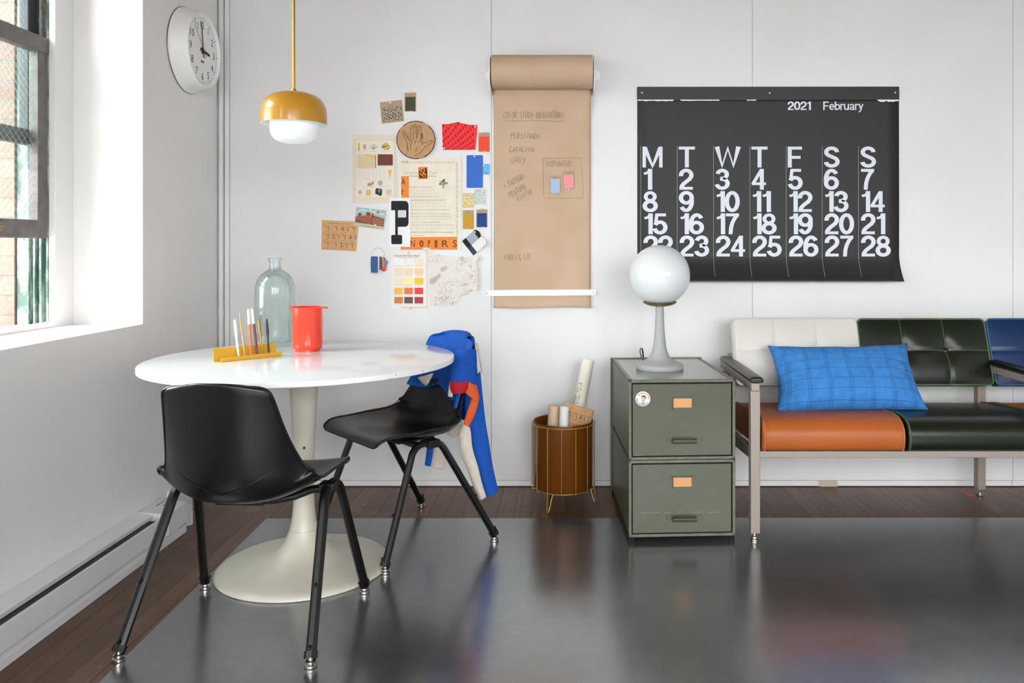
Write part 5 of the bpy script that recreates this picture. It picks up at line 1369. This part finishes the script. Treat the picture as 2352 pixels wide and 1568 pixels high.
FWID, FDEP = 0.4075, 0.600
def cabinet(label, z0_, h, cat_top, marks):
    t = thing('filing_cabinet', label, 'filing cabinet', (FX, FY, z0_), FRZ, 'stacked olive filing units')
    mb = MB(); e = 0.011; w, d_ = FWID, FDEP
    mb.box(0.003, 0.009, e, d_, 0.004, h-0.004); mb.box(w-0.009, w-0.003, e, d_, 0.004, h-0.004); mb.box(0.003, w-0.003, d_-0.006, d_, 0.004, h-0.004)
    mb.box(0.003, w-0.003, e, d_, 0.004, 0.010)
    mb.build('case', M_FILE, t, world=False)
    mb = MB(); mb.box(0.003, w-0.003, 0.006, d_, h-0.010, h-0.003); mb.build('top_panel', M_FTOP, t, world=False)
    mb = MB()
    for (a, b, c_, f_) in ((0, w, h-e, h), (0, w, 0, e)): mb.box(a, b, 0, 0.014, c_, f_)
    for (a, b) in ((0, e), (w-e, w)): mb.box(a, b, 0, 0.014, 0, h)
    mb.build('front_frame', M_FEDGE, t, world=False, bevel=0.0012)
    mb = MB()
    mb.box(-0.004, w+0.004, d_-0.004, d_+0.012, h-0.008, h+0.001); mb.box(-0.004, w+0.004, d_-0.004, d_+0.012, 0, 0.008)
    mb.box(-0.004, 0.006, d_-0.010, d_+0.012, 0, h+0.001); mb.box(w-0.006, w+0.004, d_-0.010, d_+0.012, 0, h)
    if cat_top:
        mb.box(0.003, 0.016, 0.012, d_, h-0.004, h-0.0005); mb.box(w-0.016, w-0.003, 0.012, d_, h-0.004, h-0.0005)
    mb.build('edge_strips', M_FEDGE, t, world=False, bevel=0.001)
    mb = MB(); mb.box(e, w-e, 0.008, 0.020, e, h-e); mb.build('gap_shade_liner', M_DARK, t, world=False)  # black liner, shade painted into the gap round the drawer
    dx0, dx1, dz0, dz1 = e+0.0035, w-e-0.0045, e+0.004, h-e-0.005
    mb = MB(); mb.box(dx0, dx1, 0.0005, 0.03, dz0, dz1)
    dr = mb.build('drawer', M_FILE, t, world=False, bevel=0.0015)
    if marks:
        mb = MB()
        for (a, b, c_) in marks:
            n = 5; mb.add([(a+(b-a)*k/n, 0.0003, c_+0.0012*((k*7) % 3)) for k in range(n+1)]+[(a+(b-a)*k/n, 0.0003, c_-0.0007+0.0012*((k*7) % 3)) for k in range(n, -1, -1)], [tuple(range(2*n+2))])
        mb.build('paint_scratches', mat('bare_scratch', 'aaa98f', 0.6), dr, world=False)
    hx = 0.166; hz = h*0.63
    mb = MB()
    mb.box(hx-0.014, hx+0.090, -0.0012, 0.0006, hz, hz+0.046)
    mb.box(hx, hx+0.076, -0.006, 0.0, hz, hz+0.007); mb.box(hx, hx+0.003, -0.006, 0.0, hz, hz+0.046); mb.box(hx+0.073, hx+0.076, -0.006, 0.0, hz, hz+0.046); mb.box(hx, hx+0.076, -0.003, 0.0, hz+0.043, hz+0.046)
    lh = mb.build('label_holder', M_FILE, dr, world=False)
    mb = MB(); mb.box(hx+0.003, hx+0.073, -0.0028, -0.0010, hz+0.006, hz+0.041); mb.build('label_card', M_LABELC, dr, world=False)
    gz = h*0.245
    mb = MB()
    mb.box(0.143, 0.172, -0.0018, 0.0006, gz-0.006, gz+0.007); mb.box(0.252, 0.281, -0.0018, 0.0006, gz-0.006, gz+0.007)
    mb.prism([(0.167, 0.0, gz-0.012), (0.167, -0.020, gz-0.010), (0.167, -0.024, gz-0.004), (0.167, -0.024, gz+0.004), (0.167, -0.021, gz+0.006), (0.167, -0.020, gz-0.003), (0.167, -0.018, gz-0.007), (0.167, 0.0, gz-0.009)], (0.088, 0, 0))
    mb.box(0.165, 0.168, -0.022, 0.0, gz-0.012, gz+0.005); mb.box(0.254, 0.257, -0.022, 0.0, gz-0.012, gz+0.005)
    mb.build('drawer_handle', M_FILE, dr, world=False, bevel=0.0008)
    return t
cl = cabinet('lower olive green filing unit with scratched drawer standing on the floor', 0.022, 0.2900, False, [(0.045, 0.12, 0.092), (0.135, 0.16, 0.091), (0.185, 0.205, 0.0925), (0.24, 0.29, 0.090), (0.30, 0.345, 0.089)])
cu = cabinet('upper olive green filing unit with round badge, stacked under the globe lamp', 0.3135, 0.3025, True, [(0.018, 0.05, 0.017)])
mb = MB()
for a, b in ((0.002, 0.004), (FWID-0.022, 0.004), (0.002, FDEP-0.026), (FWID-0.022, FDEP-0.026)): 
    mb.box(a, a+0.02, b, b+0.02, -0.0202, 0.001)
mb.build('feet', M_DARK, cl, world=False)
MU = wmat(cu)
# badge
bd = thing('round_badge', 'small round white badge with a face, stuck on the upper filing drawer', 'badge', tuple(MU @ Vector((0.0, 0, 0))), FRZ)
def bpt(u, v_, d_=0.0): return MU @ Vector((0.0535+u, -0.0002-d_, 0.2315+v_))
R_b = 0.0285
mb = MB(); Mb = MU @ Matrix.Translation((0.0535, -0.0001, 0.2315)) @ Matrix.Rotation(PI/2, 4, 'X')
mb.lathe([(R_b-0.001, 0.0), (R_b, 0.0015), (R_b-0.0012, 0.0035), (R_b*0.7, 0.0046), (0.0, 0.005)], (0, 0, 0), 48, 0, Mb)
mb.build('badge_disc', mat('badge_white', 'f0ece4', 0.25), bd)
mb = MB(); br = random.Random(3)
dome = lambda u, v_: 0.0054-0.0016*((u*u+v_*v_)/(R_b*R_b))**1.5
def bp(pts, m_, e=0.0): mb.add([bpt(u, v_, dome(u, v_)+e) for u, v_ in pts], [tuple(range(len(pts)))], m_)
def barc(a, r0, r1, da, m_): bp([((r0 if k in (0, 3) else r1)*math.cos(math.radians(a+(da if k < 2 else -da))), (r0 if k in (0, 3) else r1)*math.sin(math.radians(a+(da if k < 2 else -da)))) for k in range(4)], m_)
for a in (140, 128, 112, 98, 84, 68, 52, 36, 20, 6): barc(a, 0.0195, 0.0265, 2.2, 0); barc(a-4, 0.021, 0.0245, 2.5, 0)
for a in (178, 192, 206, 222, 238, 254, 270, 286, 302, 318): barc(a, 0.0205, 0.0265, 2.6, 1); barc(a+5, 0.0215, 0.0245, 2.4, 1)
bp([(0.0105*math.cos(k*PI/8)*0.85+0.001, 0.0135*math.sin(k*PI/8)-0.001) for k in range(16)], 2, 0.0003)
bp([(-0.008, 0.004), (-0.007, 0.010), (-0.001, 0.0145), (0.006, 0.0135), (0.0115, 0.008), (0.0115, 0.000), (0.009, 0.001), (0.008, 0.006), (0.002, 0.0075), (-0.003, 0.009)], 3, 0.0005)
bp([(-0.005, 0.002), (-0.002, 0.002), (-0.002, 0.0035), (-0.005, 0.0035)], 3, 0.0005); bp([(0.003, 0.001), (0.006, 0.001), (0.006, 0.0025), (0.003, 0.0025)], 3, 0.0005)
bp([(-0.003, -0.0075), (0.003, -0.0078), (0.003, -0.0068), (-0.003, -0.0066)], 3, 0.0005); bp([(0.0, -0.001), (0.001, -0.0035), (-0.0005, -0.0035)], 4, 0.0005)
bp([(-0.010, -0.009), (-0.004, -0.0135), (0.004, -0.0145), (0.009, -0.012), (0.006, -0.019), (-0.006, -0.019)], 4, 0.0002)
mb.build('badge_print', [mat('badge_red', 'c23b3a', 0.5), mat('badge_blue', '3a55a8', 0.5), mat('badge_skin', 'cdbfa8', 0.5), mat('badge_hair', '3a3636', 0.5), mat('badge_grey', '8f8b80', 0.5)], bd, fix=False)

# ------------------------------------------------------------------ globe lamp on the cabinet
ZT_ = 0.3135+0.3025-0.003+0.0003
LX, LY = 0.389, 3.345
gp = thing('globe_lamp', 'table lamp with white glass globe and grey speckled base on the filing cabinet', 'lamp', (LX, LY, ZT_))
q = NT('speckled_grey_enamel'); v = q.coord()
q.l(q.mix(q.math('MULTIPLY', q.math('GREATER_THAN', q.noise(v, 240, 2), 0.60), 0.35), lin('a7a9a7'), lin('7d7f7c')), q.b.inputs['Base Color']); q.b.inputs['Roughness'].default_value = 0.5
mb = MB(); mb.lathe([(0.0, 0.0), (0.0965, 0.0), (0.098, 0.003), (0.098, 0.016), (0.0955, 0.021), (0.086, 0.0255), (0.070, 0.031), (0.055, 0.0385), (0.0435, 0.049), (0.0355, 0.062), (0.0305, 0.077), (0.0270, 0.095), (0.0240, 0.118), (0.0210, 0.150), (0.0188, 0.190), (0.0175, 0.230), (0.0170, 0.262), (0.0, 0.262)], (LX, LY, ZT_), 64)
mb.build('stand', q.m, gp, angle=45)
mb = MB(); mb.lathe([(0.016, 0.258), (0.030, 0.2590), (0.050, 0.2635), (0.064, 0.2695), (0.0715, 0.2765), (0.0700, 0.2770), (0.060, 0.270), (0.03, 0.263), (0.0, 0.262)], (LX, LY, ZT_), 56)
mb.build('globe_collar', mat('aged_brass', 'a08a5c', 0.35, 0.8), gp)
GZ = ZT_+0.388; GR = 0.1255
mb = MB(); mb.lathe([(GR*math.sin(math.radians(a)), GZ-GR*math.cos(math.radians(a))) for a in [28+152*k/40 for k in range(41)]], (LX, LY, 0), 72)
mb.build('glass_globe', M_OPAL, gp, angle=180)
mb = MB(); zc = ZT_+0.004
mb.tube([(LX-0.03, LY+0.06, zc+0.006), (LX-0.045, LY+0.10, zc+0.012), (LX-0.060, LY+0.16, zc+0.02), (LX-0.060, LY+0.24, zc+0.036), (LX-0.052, LY+0.29, zc+0.044), (LX-0.040, LY+0.335, zc+0.036), (LX-0.035, LY+0.355, zc+0.008), (LX-0.03, LY+0.36, zc-0.05), (LX-0.03, LY+0.36, zc-0.3)], 0.0035, 8)
mb.build('cord', M_BLACKM, gp)

# ------------------------------------------------------------------ wire-framed bin with paper rolls
WX, WY = -0.012, 3.505
wb_ = thing('wire_bin', 'caramel brown metal bin in a gold wire frame beside the filing cabinet', 'bin', (WX, WY, 0))
M_BIN = mat('caramel_brown_enamel', '703c08', 0.3, 0.15)
M_WIREG = mat('gold_wire', 'bd9650', 0.35, 0.6)
mb = MB(); mb.lathe([(0.0, 0.080), (0.124, 0.080), (0.1275, 0.084), (0.1285, 0.355), (0.1310, 0.363), (0.1300, 0.3665), (0.1265, 0.3650), (0.1262, 0.354), (0.1252, 0.086), (0.0, 0.084)], (WX, WY, 0), 72)
mb.build('bucket', M_BIN, wb_, angle=50)
fr = MB(); rw = 0.1375
fr.tube([(WX+rw*math.cos(2*PI*k/64), WY+rw*math.sin(2*PI*k/64), 0.356) for k in range(64)], 0.0022, 8, closed=True)
fr.tube([(WX+0.118*math.cos(2*PI*k/64), WY+0.118*math.sin(2*PI*k/64), 0.0755) for k in range(64)], 0.0022, 8, closed=True)
fr.build('frame_ring', M_WIREG, wb_)
for k in range(14):
    a = math.radians(-90-28.6+360/14*k); ca, sa = math.cos(a), math.sin(a)
    leg = k in (0, 5, 9)
    pt = lambda r, z, da=0.0: (WX+r*math.cos(a+da), WY+r*math.sin(a+da), z)
    mb = MB()
    if leg: mb.tube([pt(rw, 0.356), pt(rw, 0.10), pt(rw+0.004, 0.010), pt(rw+0.003, 0.0035, 0.012), pt(rw+0.001, 0.0035, 0.03), pt(rw-0.002, 0.010, 0.045), pt(0.121, 0.0755, 0.13)], 0.0021, 8)
    else: mb.tube([pt(rw, 0.356), pt(rw, 0.080), pt(rw-0.002, 0.0755), pt(0.118, 0.0755)], 0.0021, 8)
    mb.build('wire_leg' if leg else 'wire_rib', M_WIREG, wb_)
def roll(name, label, cat, pb_, pt_, r, m_, inner=0.75, band=None):
    a, b = Vector(pb_), Vector(pt_)
    d_ = (b-a).normalized()
    t = thing(name, label, cat, tuple(a), 0, 'paper rolls in the wire bin')
    mb = MB(); mb.tube([a, b], r, 40, cap=False); mb.tube([a, b], r*inner, 40, cap=False)
    n = 40; o_ = 0
    for k in range(n):
        l = (k+1) % n
        mb.f.append((n+k, n+l, 2*n+n+l, 2*n+n+k)); mb.m.append(0); mb.f.append((k, l, 2*n+l, 2*n+k)); mb.m.append(0)
    mb.build('roll_sheet', m_, t, angle=50)
    return t, a, b, d_
def rp(px, py, Y): return tuple(P(px, py, Y))
roll('paper_roll', 'pale kraft paper roll standing at the left in the wire bin', 'paper roll', (-0.075, 3.485, 0.092), rp(1274.5, 931, 3.50), 0.0260, mat('pale_kraft', 'd9bfa2', 0.75), 0.9)
roll('paper_roll', 'short white paper roll between the kraft roll and the coupon sheet in the bin', 'paper roll', (-0.022, 3.432, 0.092), rp(1296.5, 934, 3.45), 0.0205, M_PAPERW, 0.9)
t, a, b, d_ = roll('poster_roll', 'long cream printed poster roll leaning right, rising highest from the wire bin', 'poster', (-0.005, 3.535, 0.092), rp(1350.5, 826, 3.610), 0.0285, mat('cream_poster', 'ebe5d6', 0.7), 0.92)
side = d_.cross(Vector((0, 1, 0))).normalized(); frt = side.cross(d_).normalized()
if frt.y > 0: frt = -frt
if side.x < 0: side = -side
L_r = (b-a).length
def on_roll(s, ang, e=0.0004): return a+d_*s+(side*math.sin(ang)+frt*math.cos(ang))*(0.0285+e)
mb = MB(); vs, fs = glyphs('SPECIMENS'); k = 0.022/0.682; x1_ = max(v[0] for v in vs)*k*0.60
mb.add([on_roll(L_r-0.105-x1_+x*k*0.60, -0.62-(y*k-0.011)/0.0285, 0.0006) for x, y in vs], fs)
n = 1
mb.build('poster_lettering', mat('grey_poster_ink', '77726a', 0.8), t, fix=False)
mb = MB(); mb.add([on_roll(L_r-0.36, -1.35), on_roll(L_r-0.165, -1.35), on_roll(L_r-0.165, -1.05), on_roll(L_r-0.36, -1.05)], [(0, 1, 2, 3)]); mb.build('orange_print_edge', mat('orange_print', 'f08a3c'), t)
t = thing('coupon_sheet', 'tan sheet of numbered coupons tucked in the wire bin in front of the poster roll', 'coupon sheet', (0.06, 3.47, 0.12))
c4 = [P(1300.5, 923, 3.488), P(1364.5, 942, 3.512), P(1330, 1080, 3.47), P(1292, 1068, 3.470)]
def cf(u, v_, e=0.0):
    p = (c4[0]*(1-u)+c4[1]*u)*(1-v_)+(c4[3]*(1-u)+c4[2]*u)*v_
    return p+Vector((0, -e-0.004*math.sin(u*PI), 0))
mb = MB(); mb.grid(lambda u, v_: cf(u, v_), 12, 12); mb.build('sheet', M_COUP, t, solid=0.0006, angle=180)
mb = MB(); coupon_marks(lambda u, v_: cf(min(1, max(0, u)), v_*0.62, 0.0012), mb); mb.build('coupon_print', M_INK, t, fix=False)
# ------------------------------------------------------------------ bench
M_BEAM = NT('taupe_hammered_metal'); q = M_BEAM; v = q.coord()
q.l(q.mix(q.math('MULTIPLY', q.math('GREATER_THAN', q.noise(v, 330, 2), 0.6), 0.4), lin('9c9188'), lin('7e7269')), q.b.inputs['Base Color']); q.b.inputs['Roughness'].default_value = 0.45; q.b.inputs['Metallic'].default_value = 0.25
q.bump(q.noise(v, 260, 2), 0.15, 0.0008); M_BEAM = q.m
def leather(name, c, rough=0.34, var=0.12):
    q = NT(name); v = q.coord(); col_ = lin(c)
    d_ = tuple(x*(1-var) for x in col_[:3])+(1,); e_ = tuple(min(1, x*(1+var)) for x in col_[:3])+(1,)
    q.l(q.ramp(q.noise(v, 5, 4, 0.6), 0.3, d_, 0.7, e_), q.b.inputs['Base Color'])
    n = q.noise(v, 190, 3, 0.6); n2 = q.noise(v, 14, 3, 0.5)
    q.b.inputs['Roughness'].default_value = rough; q.b.inputs['Specular IOR Level'].default_value = 0.38
    q.bump(q.math('ADD', q.math('MULTIPLY', n, 0.35), n2), 0.16, 0.003)
    return q.m
M_LWHITE = leather('ivory_leather', 'd8d3cb', 0.38, 0.03); M_LGREEN = leather('dark_green_leather', '131a0e', 0.3); M_LBLUE = leather('navy_blue_leather', '0a2a52', 0.33)
M_LORANGE = leather('burnt_orange_leather', 'a8561f', 0.42, 0.06); M_PGREEN = mat('green_piping', '465e36', 0.4); M_PWHITE = mat('ivory_piping', 'cdc7bd', 0.4); M_PBLUE = mat('blue_piping', '1c4f80', 0.35); M_PORANGE = mat('orange_piping', 'a5602f', 0.4)
bn = thing('bench', 'multi-seat bench with taupe metal frame and orange, green, ivory and blue leather cushions', 'bench', (1.9, 3.35, 0))
Y0, Y1, ZR0, ZR1 = 3.050, 3.640, 0.320, 0.345
SX = [0.728, 1.283, 1.843, 2.403, 2.963]             # seat boundaries
lw = 0.018
def leg(x, y, z1_, g=True):
    mb = MB(); mb.box(x-lw, x+lw, y-0.019, y+0.019, 0.032, z1_); o = mb.build('leg', M_BEAM, bn, bevel=0.0025)
    mb = MB(); mb.lathe([(0.0, 0.034), (0.006, 0.034), (0.006, 0.020), (0.012, 0.018), (0.0125, 0.012), (0.010, 0.011), (0.0155, 0.008), (0.0155, 0.003), (0.012, 0.0022 if y < 3.31 else 0.0004), (0.0, 0.0022 if y < 3.31 else 0.0004)], (x, y, 0), 20); mb.build('foot_glide', M_CHROME, o)
for x in (0.718, 1.860, 3.002):
    leg(x, Y0+0.0195, 0.5725); leg(x, Y1-0.019, 0.56)
mb = MB(); mb.box(SX[0]+0.006, 2.985, Y0+0.001, Y0+0.030, ZR0, ZR1); mb.build('front_rail', M_BEAM, bn, bevel=0.002)
mb = MB(); mb.box(SX[0], 2.985, Y1-0.036, Y1-0.004, ZR0-0.04, ZR1-0.04); mb.build('rear_rail', M_BEAM, bn, bevel=0.002)
mb = MB(); mb.box(SX[0], 2.985, Y1-0.024, Y1-0.004, 0.60, 0.64); mb.build('back_rail', M_BEAM, bn, bevel=0.002)
for x in (0.718, 1.860, 3.002):
    mb = MB(); mb.prism([(x-0.013, Y0+0.03, ZR0-0.012), (x-0.013, Y0+0.03, ZR1+0.005), (x-0.013, Y1-0.03, ZR1-0.03), (x-0.013, Y1-0.03, ZR0-0.05)], (0.026, 0, 0)); mb.build('side_rail', M_BEAM, bn, bevel=0.002)
    mb = MB(); mb.box(x-0.016, x+0.016, Y0+0.0006, Y1+0.02, 0.573, 0.603); ar = mb.build('arm_rail', M_BEAM, bn, bevel=0.002)
    mb = MB(); prof = [(0.018+0.010*math.cos(a), 0.0) for a in (0,)]
    sec = [(-0.027, 0.0), (0.027, 0.0), (0.0285, 0.010), (0.025, 0.021), (0.012, 0.0255), (-0.012, 0.0255), (-0.025, 0.021), (-0.0285, 0.010)]
    ys = [(Y0-0.012, 0.75, 0.72), (Y0-0.008, 0.93, 0.92), (Y0+0.004, 1, 1), (Y0+0.3, 1, 1.02), (Y1-0.02, 1, 1), (Y1+0.008, 0.95, 0.92), (Y1+0.012, 0.8, 0.75)]
    for (yy, kx, kz) in ys: mb.v += [(x+0.004+a*kx, yy, 0.603+b*kz) for a, b in sec]
    n = len(sec)
    for i in range(len(ys)-1):
        for k in range(n): mb.f.append((i*n+k, i*n+(k+1) % n, (i+1)*n+(k+1) % n, (i+1)*n+k)); mb.m.append(0)
    mb.f += [tuple(range(n))[::-1], tuple((len(ys)-1)*n+k for k in range(n))]; mb.m += [0, 0]
    mb.build('arm_pad', M_LGREEN, ar, sub=2, angle=180)
# seat cushions
SPROF = [(3.055, 0.346), (3.036, 0.352), (3.027, 0.372), (3.025, 0.405), (3.032, 0.432), (3.050, 0.453), (3.080, 0.466), (3.130, 0.471), (3.25, 0.464), (3.38, 0.452), (3.52, 0.437), (3.56, 0.430), (3.578, 0.418), (3.580, 0.395), (3.575, 0.330), (3.55, 0.318), (3.30, 0.335)]
def seat(x0, x1, m_, mp_):
    mb = MB(); cy = sum(p[0] for p in SPROF)/len(SPROF); cz = 0.395
    xs = [(0.0, 0.985), (0.004, 0.996), (0.010, 1.0), (0.05, 1.006), (0.16, 1.014)]
    st = [(x0+0.003+a, k) for a, k in xs]+[((x0+x1)/2, 1.018)]+[(x1-0.003-a, k) for a, k in reversed(xs)]
    n = len(SPROF)
    for (x, k) in st: mb.v += [(x, cy+(y-cy)*(1+(k-1)*0.35), cz+(z-cz)*k if z > cz else z) for y, z in SPROF]
    for i in range(len(st)-1):
        for k in range(n): mb.f.append((i*n+k, i*n+(k+1) % n, (i+1)*n+(k+1) % n, (i+1)*n+k)); mb.m.append(0)
    mb.f += [tuple(range(n))[::-1], tuple((len(st)-1)*n+k for k in range(n))]; mb.m += [0, 0]
    o = mb.build('seat_cushion', m_, bn, sub=2, angle=60)
    mb = MB()
    for x in (x0+0.012, x1-0.012):
      mb = MB(); mb.tube([(x, y, z) for y, z in [(3.052, 0.348), (3.036, 0.352), (3.0275, 0.372), (3.0255, 0.405), (3.0325, 0.432), (3.050, 0.453), (3.080, 0.4665), (3.130, 0.4715), (3.25, 0.4645), (3.38, 0.4525), (3.52, 0.4375), (3.56, 0.430)]], 0.0042, 8); mb.build('piping', mp_, o)
seat(SX[0]+0.010, SX[1], M_LORANGE, M_PORANGE); seat(SX[1], SX[2]+0.004, M_LGREEN, mat('dark_green_piping', '3d5230', 0.4)); seat(SX[2]+0.020, SX[3], M_LORANGE, M_PORANGE); seat(SX[3], SX[4]+0.02, M_LGREEN, mat('dark_green_piping', '3d5230'))
# back cushions
def back(x0, x1, m_, mp_, seams=True, seam_r=0.0016):
    w = (x1-x0)/2-0.003; h = 0.1445; r = 0.020; th = 0.045
    tilt = math.radians(18.0)
    M = Matrix.Translation(((x0+x1)/2, 3.560, 0.648)) @ Matrix.Rotation(-tilt, 4, 'X')
    btn = [(-w/3, 0.004), (w/3, 0.004)]
    def dep(a, b):
        """front surface: puffed, drawn in at the buttons and along the seams"""
        p = 0.016*(1-(a/w)**4)*(1-(b/h)**4)
        for (ba, bb) in btn: p -= 0.013*math.exp(-((a-ba)**2+(b-bb)**2)/0.0016)+0.004*math.exp(-((a-ba)/0.010)**2)
        p -= 0.003*math.exp(-((b-0.004)/0.009)**2)
        return p
    mb = MB(); nu, nv = 73, 41
    def fr_(u, v_):
        a, b = -w+2*w*u, -h+2*h*v_
        ca, cb_ = max(-w+r, min(w-r, a)), max(-h+r, min(h-r, b))
        dx, dz = a-ca, b-cb_
        L = max(abs(dx), abs(dz))
        if L > 0:                                     # round the outline corners
            rr = math.hypot(dx, dz); k = L/rr; dx *= k; dz *= k
        return M @ Vector((ca+dx, -th-dep(a, b), cb_+dz))
    def bk_(u, v_):
        p = M.inverted() @ fr_(u, v_); p.y = th*0.25; return M @ p
    mb.grid(fr_, nu, nv); o1 = len(mb.v); mb.grid(bk_, nu, nv)
    ring = [i for i in range(nu)]+[j*nu+nu-1 for j in range(1, nv)]+[(nv-1)*nu+i for i in range(nu-2, -1, -1)]+[j*nu for j in range(nv-2, 0, -1)]
    for i in range(len(ring)):
        a, b = ring[i], ring[(i+1) % len(ring)]; mb.f.append((a, b, o1+b, o1+a)); mb.m.append(0)
    o = mb.build('back_cushion', m_, bn, bevel=0, angle=60)
    mb = MB(); mb.tube([fr_(i % nu/(nu-1) if 0 else (k % nu)/(nu-1), (k//nu)/(nv-1)) for k in ring[::2] for i in (0,)], 0.0042, 8, closed=True); mb.build('piping', mp_, o)
    mb = MB()
    for (ba, bb) in btn:
        mb = MB(); mb.tube([fr_((ba+0.004*math.sin(k/20*6.28)+w)/(2*w), k/20) for k in range(21)], seam_r, 6); mb.build('seam', mp_, o)
    mb = MB(); mb.tube([fr_(k/36, (0.004+h)/(2*h)) for k in range(37)], seam_r, 6)
    mb.build('seam', mp_, o)
    for (ba, bb) in btn:
        mb = MB(); mb.lathe([(0.0125, -0.002), (0.0135, 0.002), (0.011, 0.0055), (0.006, 0.0075), (0.0, 0.008)], fr_((ba+w)/(2*w), (bb+h)/(2*h)), 24, 0, Matrix.Rotation(PI/2-tilt, 4, 'X')); mb.build('button', m_, o)
back(SX[0]+0.006, SX[1], M_LWHITE, M_PWHITE, seam_r=0.0011); back(SX[1], SX[2]+0.006, M_LGREEN, M_PGREEN, seam_r=0.0019); back(SX[2]+0.010, SX[3], M_LBLUE, M_PBLUE); back(SX[3], SX[4], M_LGREEN, M_PGREEN)

# ------------------------------------------------------------------ cushion lying against the bench back
q = NT('blue_stitched_cotton')
uv = q.n('UVMap'); sp = q.n('SeparateXYZ'); q.l(uv.outputs[0], sp.inputs[0]); u_, v_ = sp.outputs[0], sp.outputs[1]
def lines(x, n, w, ph=0.5): return q.math('LESS_THAN', q.math('ABSOLUTE', q.math('SUBTRACT', q.math('FRACT', q.math('ADD', q.math('MULTIPLY', x, n), ph)), 0.5)), w)
dash_u = q.math('GREATER_THAN', q.math('FRACT', q.math('MULTIPLY', u_, 175.0)), 0.42)
dash_v = q.math('GREATER_THAN', q.math('FRACT', q.math('MULTIPLY', v_, 62.0)), 0.42)
hl = q.math('MULTIPLY', lines(v_, 7.2, 0.030, 0.1), dash_u)
fu = q.math('SUBTRACT', q.math('FRACT', q.math('ADD', q.math('MULTIPLY', u_, 7.1), 0.0)), 0.5)
vl = None
for o_ in (-0.085, 0.0, 0.085):
    l_ = q.math('LESS_THAN', q.math('ABSOLUTE', q.math('SUBTRACT', fu, o_)), 0.016)
    vl = l_ if vl is None else q.math('MAXIMUM', vl, l_)
pat = q.math('MAXIMUM', hl, q.math('MULTIPLY', vl, dash_v))
vv = q.coord()
base = q.ramp(q.noise(vv, 30, 4), 0.3, lin('2f74b8'), 0.7, lin('3a84ca'))
q.l(q.mix(q.math('MULTIPLY', pat, 0.8), base, lin('12335f')), q.b.inputs['Base Color']); q.b.inputs['Roughness'].default_value = 0.9
q.bump(q.math('SUBTRACT', q.noise(vv, 180, 3), pat), 0.35, 0.0018)
tl, tr_, br_, bl = P(1763, 793, 3.430), P(2084, 788, 3.430), P(2133, 941, 3.205), P(1784, 946, 3.205)
nrm_ = (tr_-tl).cross(bl-tl).normalized()
if nrm_.y > 0: nrm_ = -nrm_
PN = (49, 29)
def pil(side_):
    def f(u, v_):
        a, b = 2*u-1, 2*v_-1
        p = (tl*(1-u)+tr_*u)*(1-v_)+(bl*(1-u)+br_*u)*v_
        # edges drawn in between the corners
        inu = -0.075*(1-b*b)*a*abs(a)**1.5; inv = -0.20*(1-a*a)*(1 if b < 0 else 0.35)*b*abs(b)**1.5
        p += (tr_-tl)*inu*0.5*1.0+(bl-tl)*inv*0.5
        th = max(0, (1-abs(a)**3.2)*(1-abs(b)**2.6))**0.55
        wr = 0.006*math.sin(9*a+4*b)*(1-abs(a))*abs(b)+0.009*math.exp(-((a+0.72)/0.14)**2)*math.sin(20*b+6*a)*max(0, b+0.3)+0.008*math.exp(-((a-0.85)/0.12)**2)*math.sin(18*b-5*a)+0.005*math.sin(13*a-3*b)*max(0, b-0.45)
        return p+nrm_*(side_*(0.080*th)+wr*th)
    return f
mb = MB(); mb.grid(pil(1), *PN); o1 = len(mb.v); mb.grid(pil(-1), *PN)
pw = mb.build('pillow_tmp', q.m, loc=tuple((bl+br_)/2), fix=False, angle=180)
me = pw.data; uvl = me.uv_layers.new(name='UVMap')
for lp_ in me.loops:
    k = lp_.vertex_index % (PN[0]*PN[1]); uvl.data[lp_.index].uv = ((k % PN[0])/(PN[0]-1), 1-(k//PN[0])/(PN[1]-1))
bm = bmesh.new(); bm.from_mesh(me); bmesh.ops.remove_doubles(bm, verts=bm.verts, dist=0.0004); bmesh.ops.recalc_face_normals(bm, faces=bm.faces); bm.to_mesh(me); bm.free()
pw.name = 'lumbar_cushion'; me.name = 'lumbar_cushion'
tag(pw, 'long bright blue cotton cushion with dark stitched grid leaning on the bench', 'cushion')

# ------------------------------------------------------------------ small marks on the floor and skirting
mb = MB(); mb.prism([(P(2209, 1129, 3.667).x, 3.668, 0.0003), (P(2222, 1129, 3.667).x, 3.668, 0.0003), (P(2240, 1143, 3.60).x, 3.605, 0.0003), (P(2226, 1143, 3.60).x, 3.600, 0.0003)], (0, 0, 0.0005))
tag(mb.build('floor_tape', mat('pink_tape', 'c23c5c', 0.5), loc=(P(2224, 1136, 3.63).x, 3.63, 0)), 'short strip of pink tape on the floor by the rear bench leg', 'tape')
mb = MB(); mb.prism([(W(1879.5, 0).x, YW-0.0048, W(0, 1101.5).z), (W(1923, 0).x, YW-0.0048, W(0, 1101.5).z), (W(1923, 0).x, YW-0.0048, W(0, 1116.5).z), (W(1879.5, 0).x, YW-0.0048, W(0, 1116.5).z)], (0, 0.0006, 0))
tag(mb.build('masking_tape', mat('beige_masking_tape', 'c6b8a6', 0.8), loc=(W(1901, 0).x, YW-0.0048, 0.01)), 'beige piece of masking tape stuck on the white skirting behind the bench', 'tape')
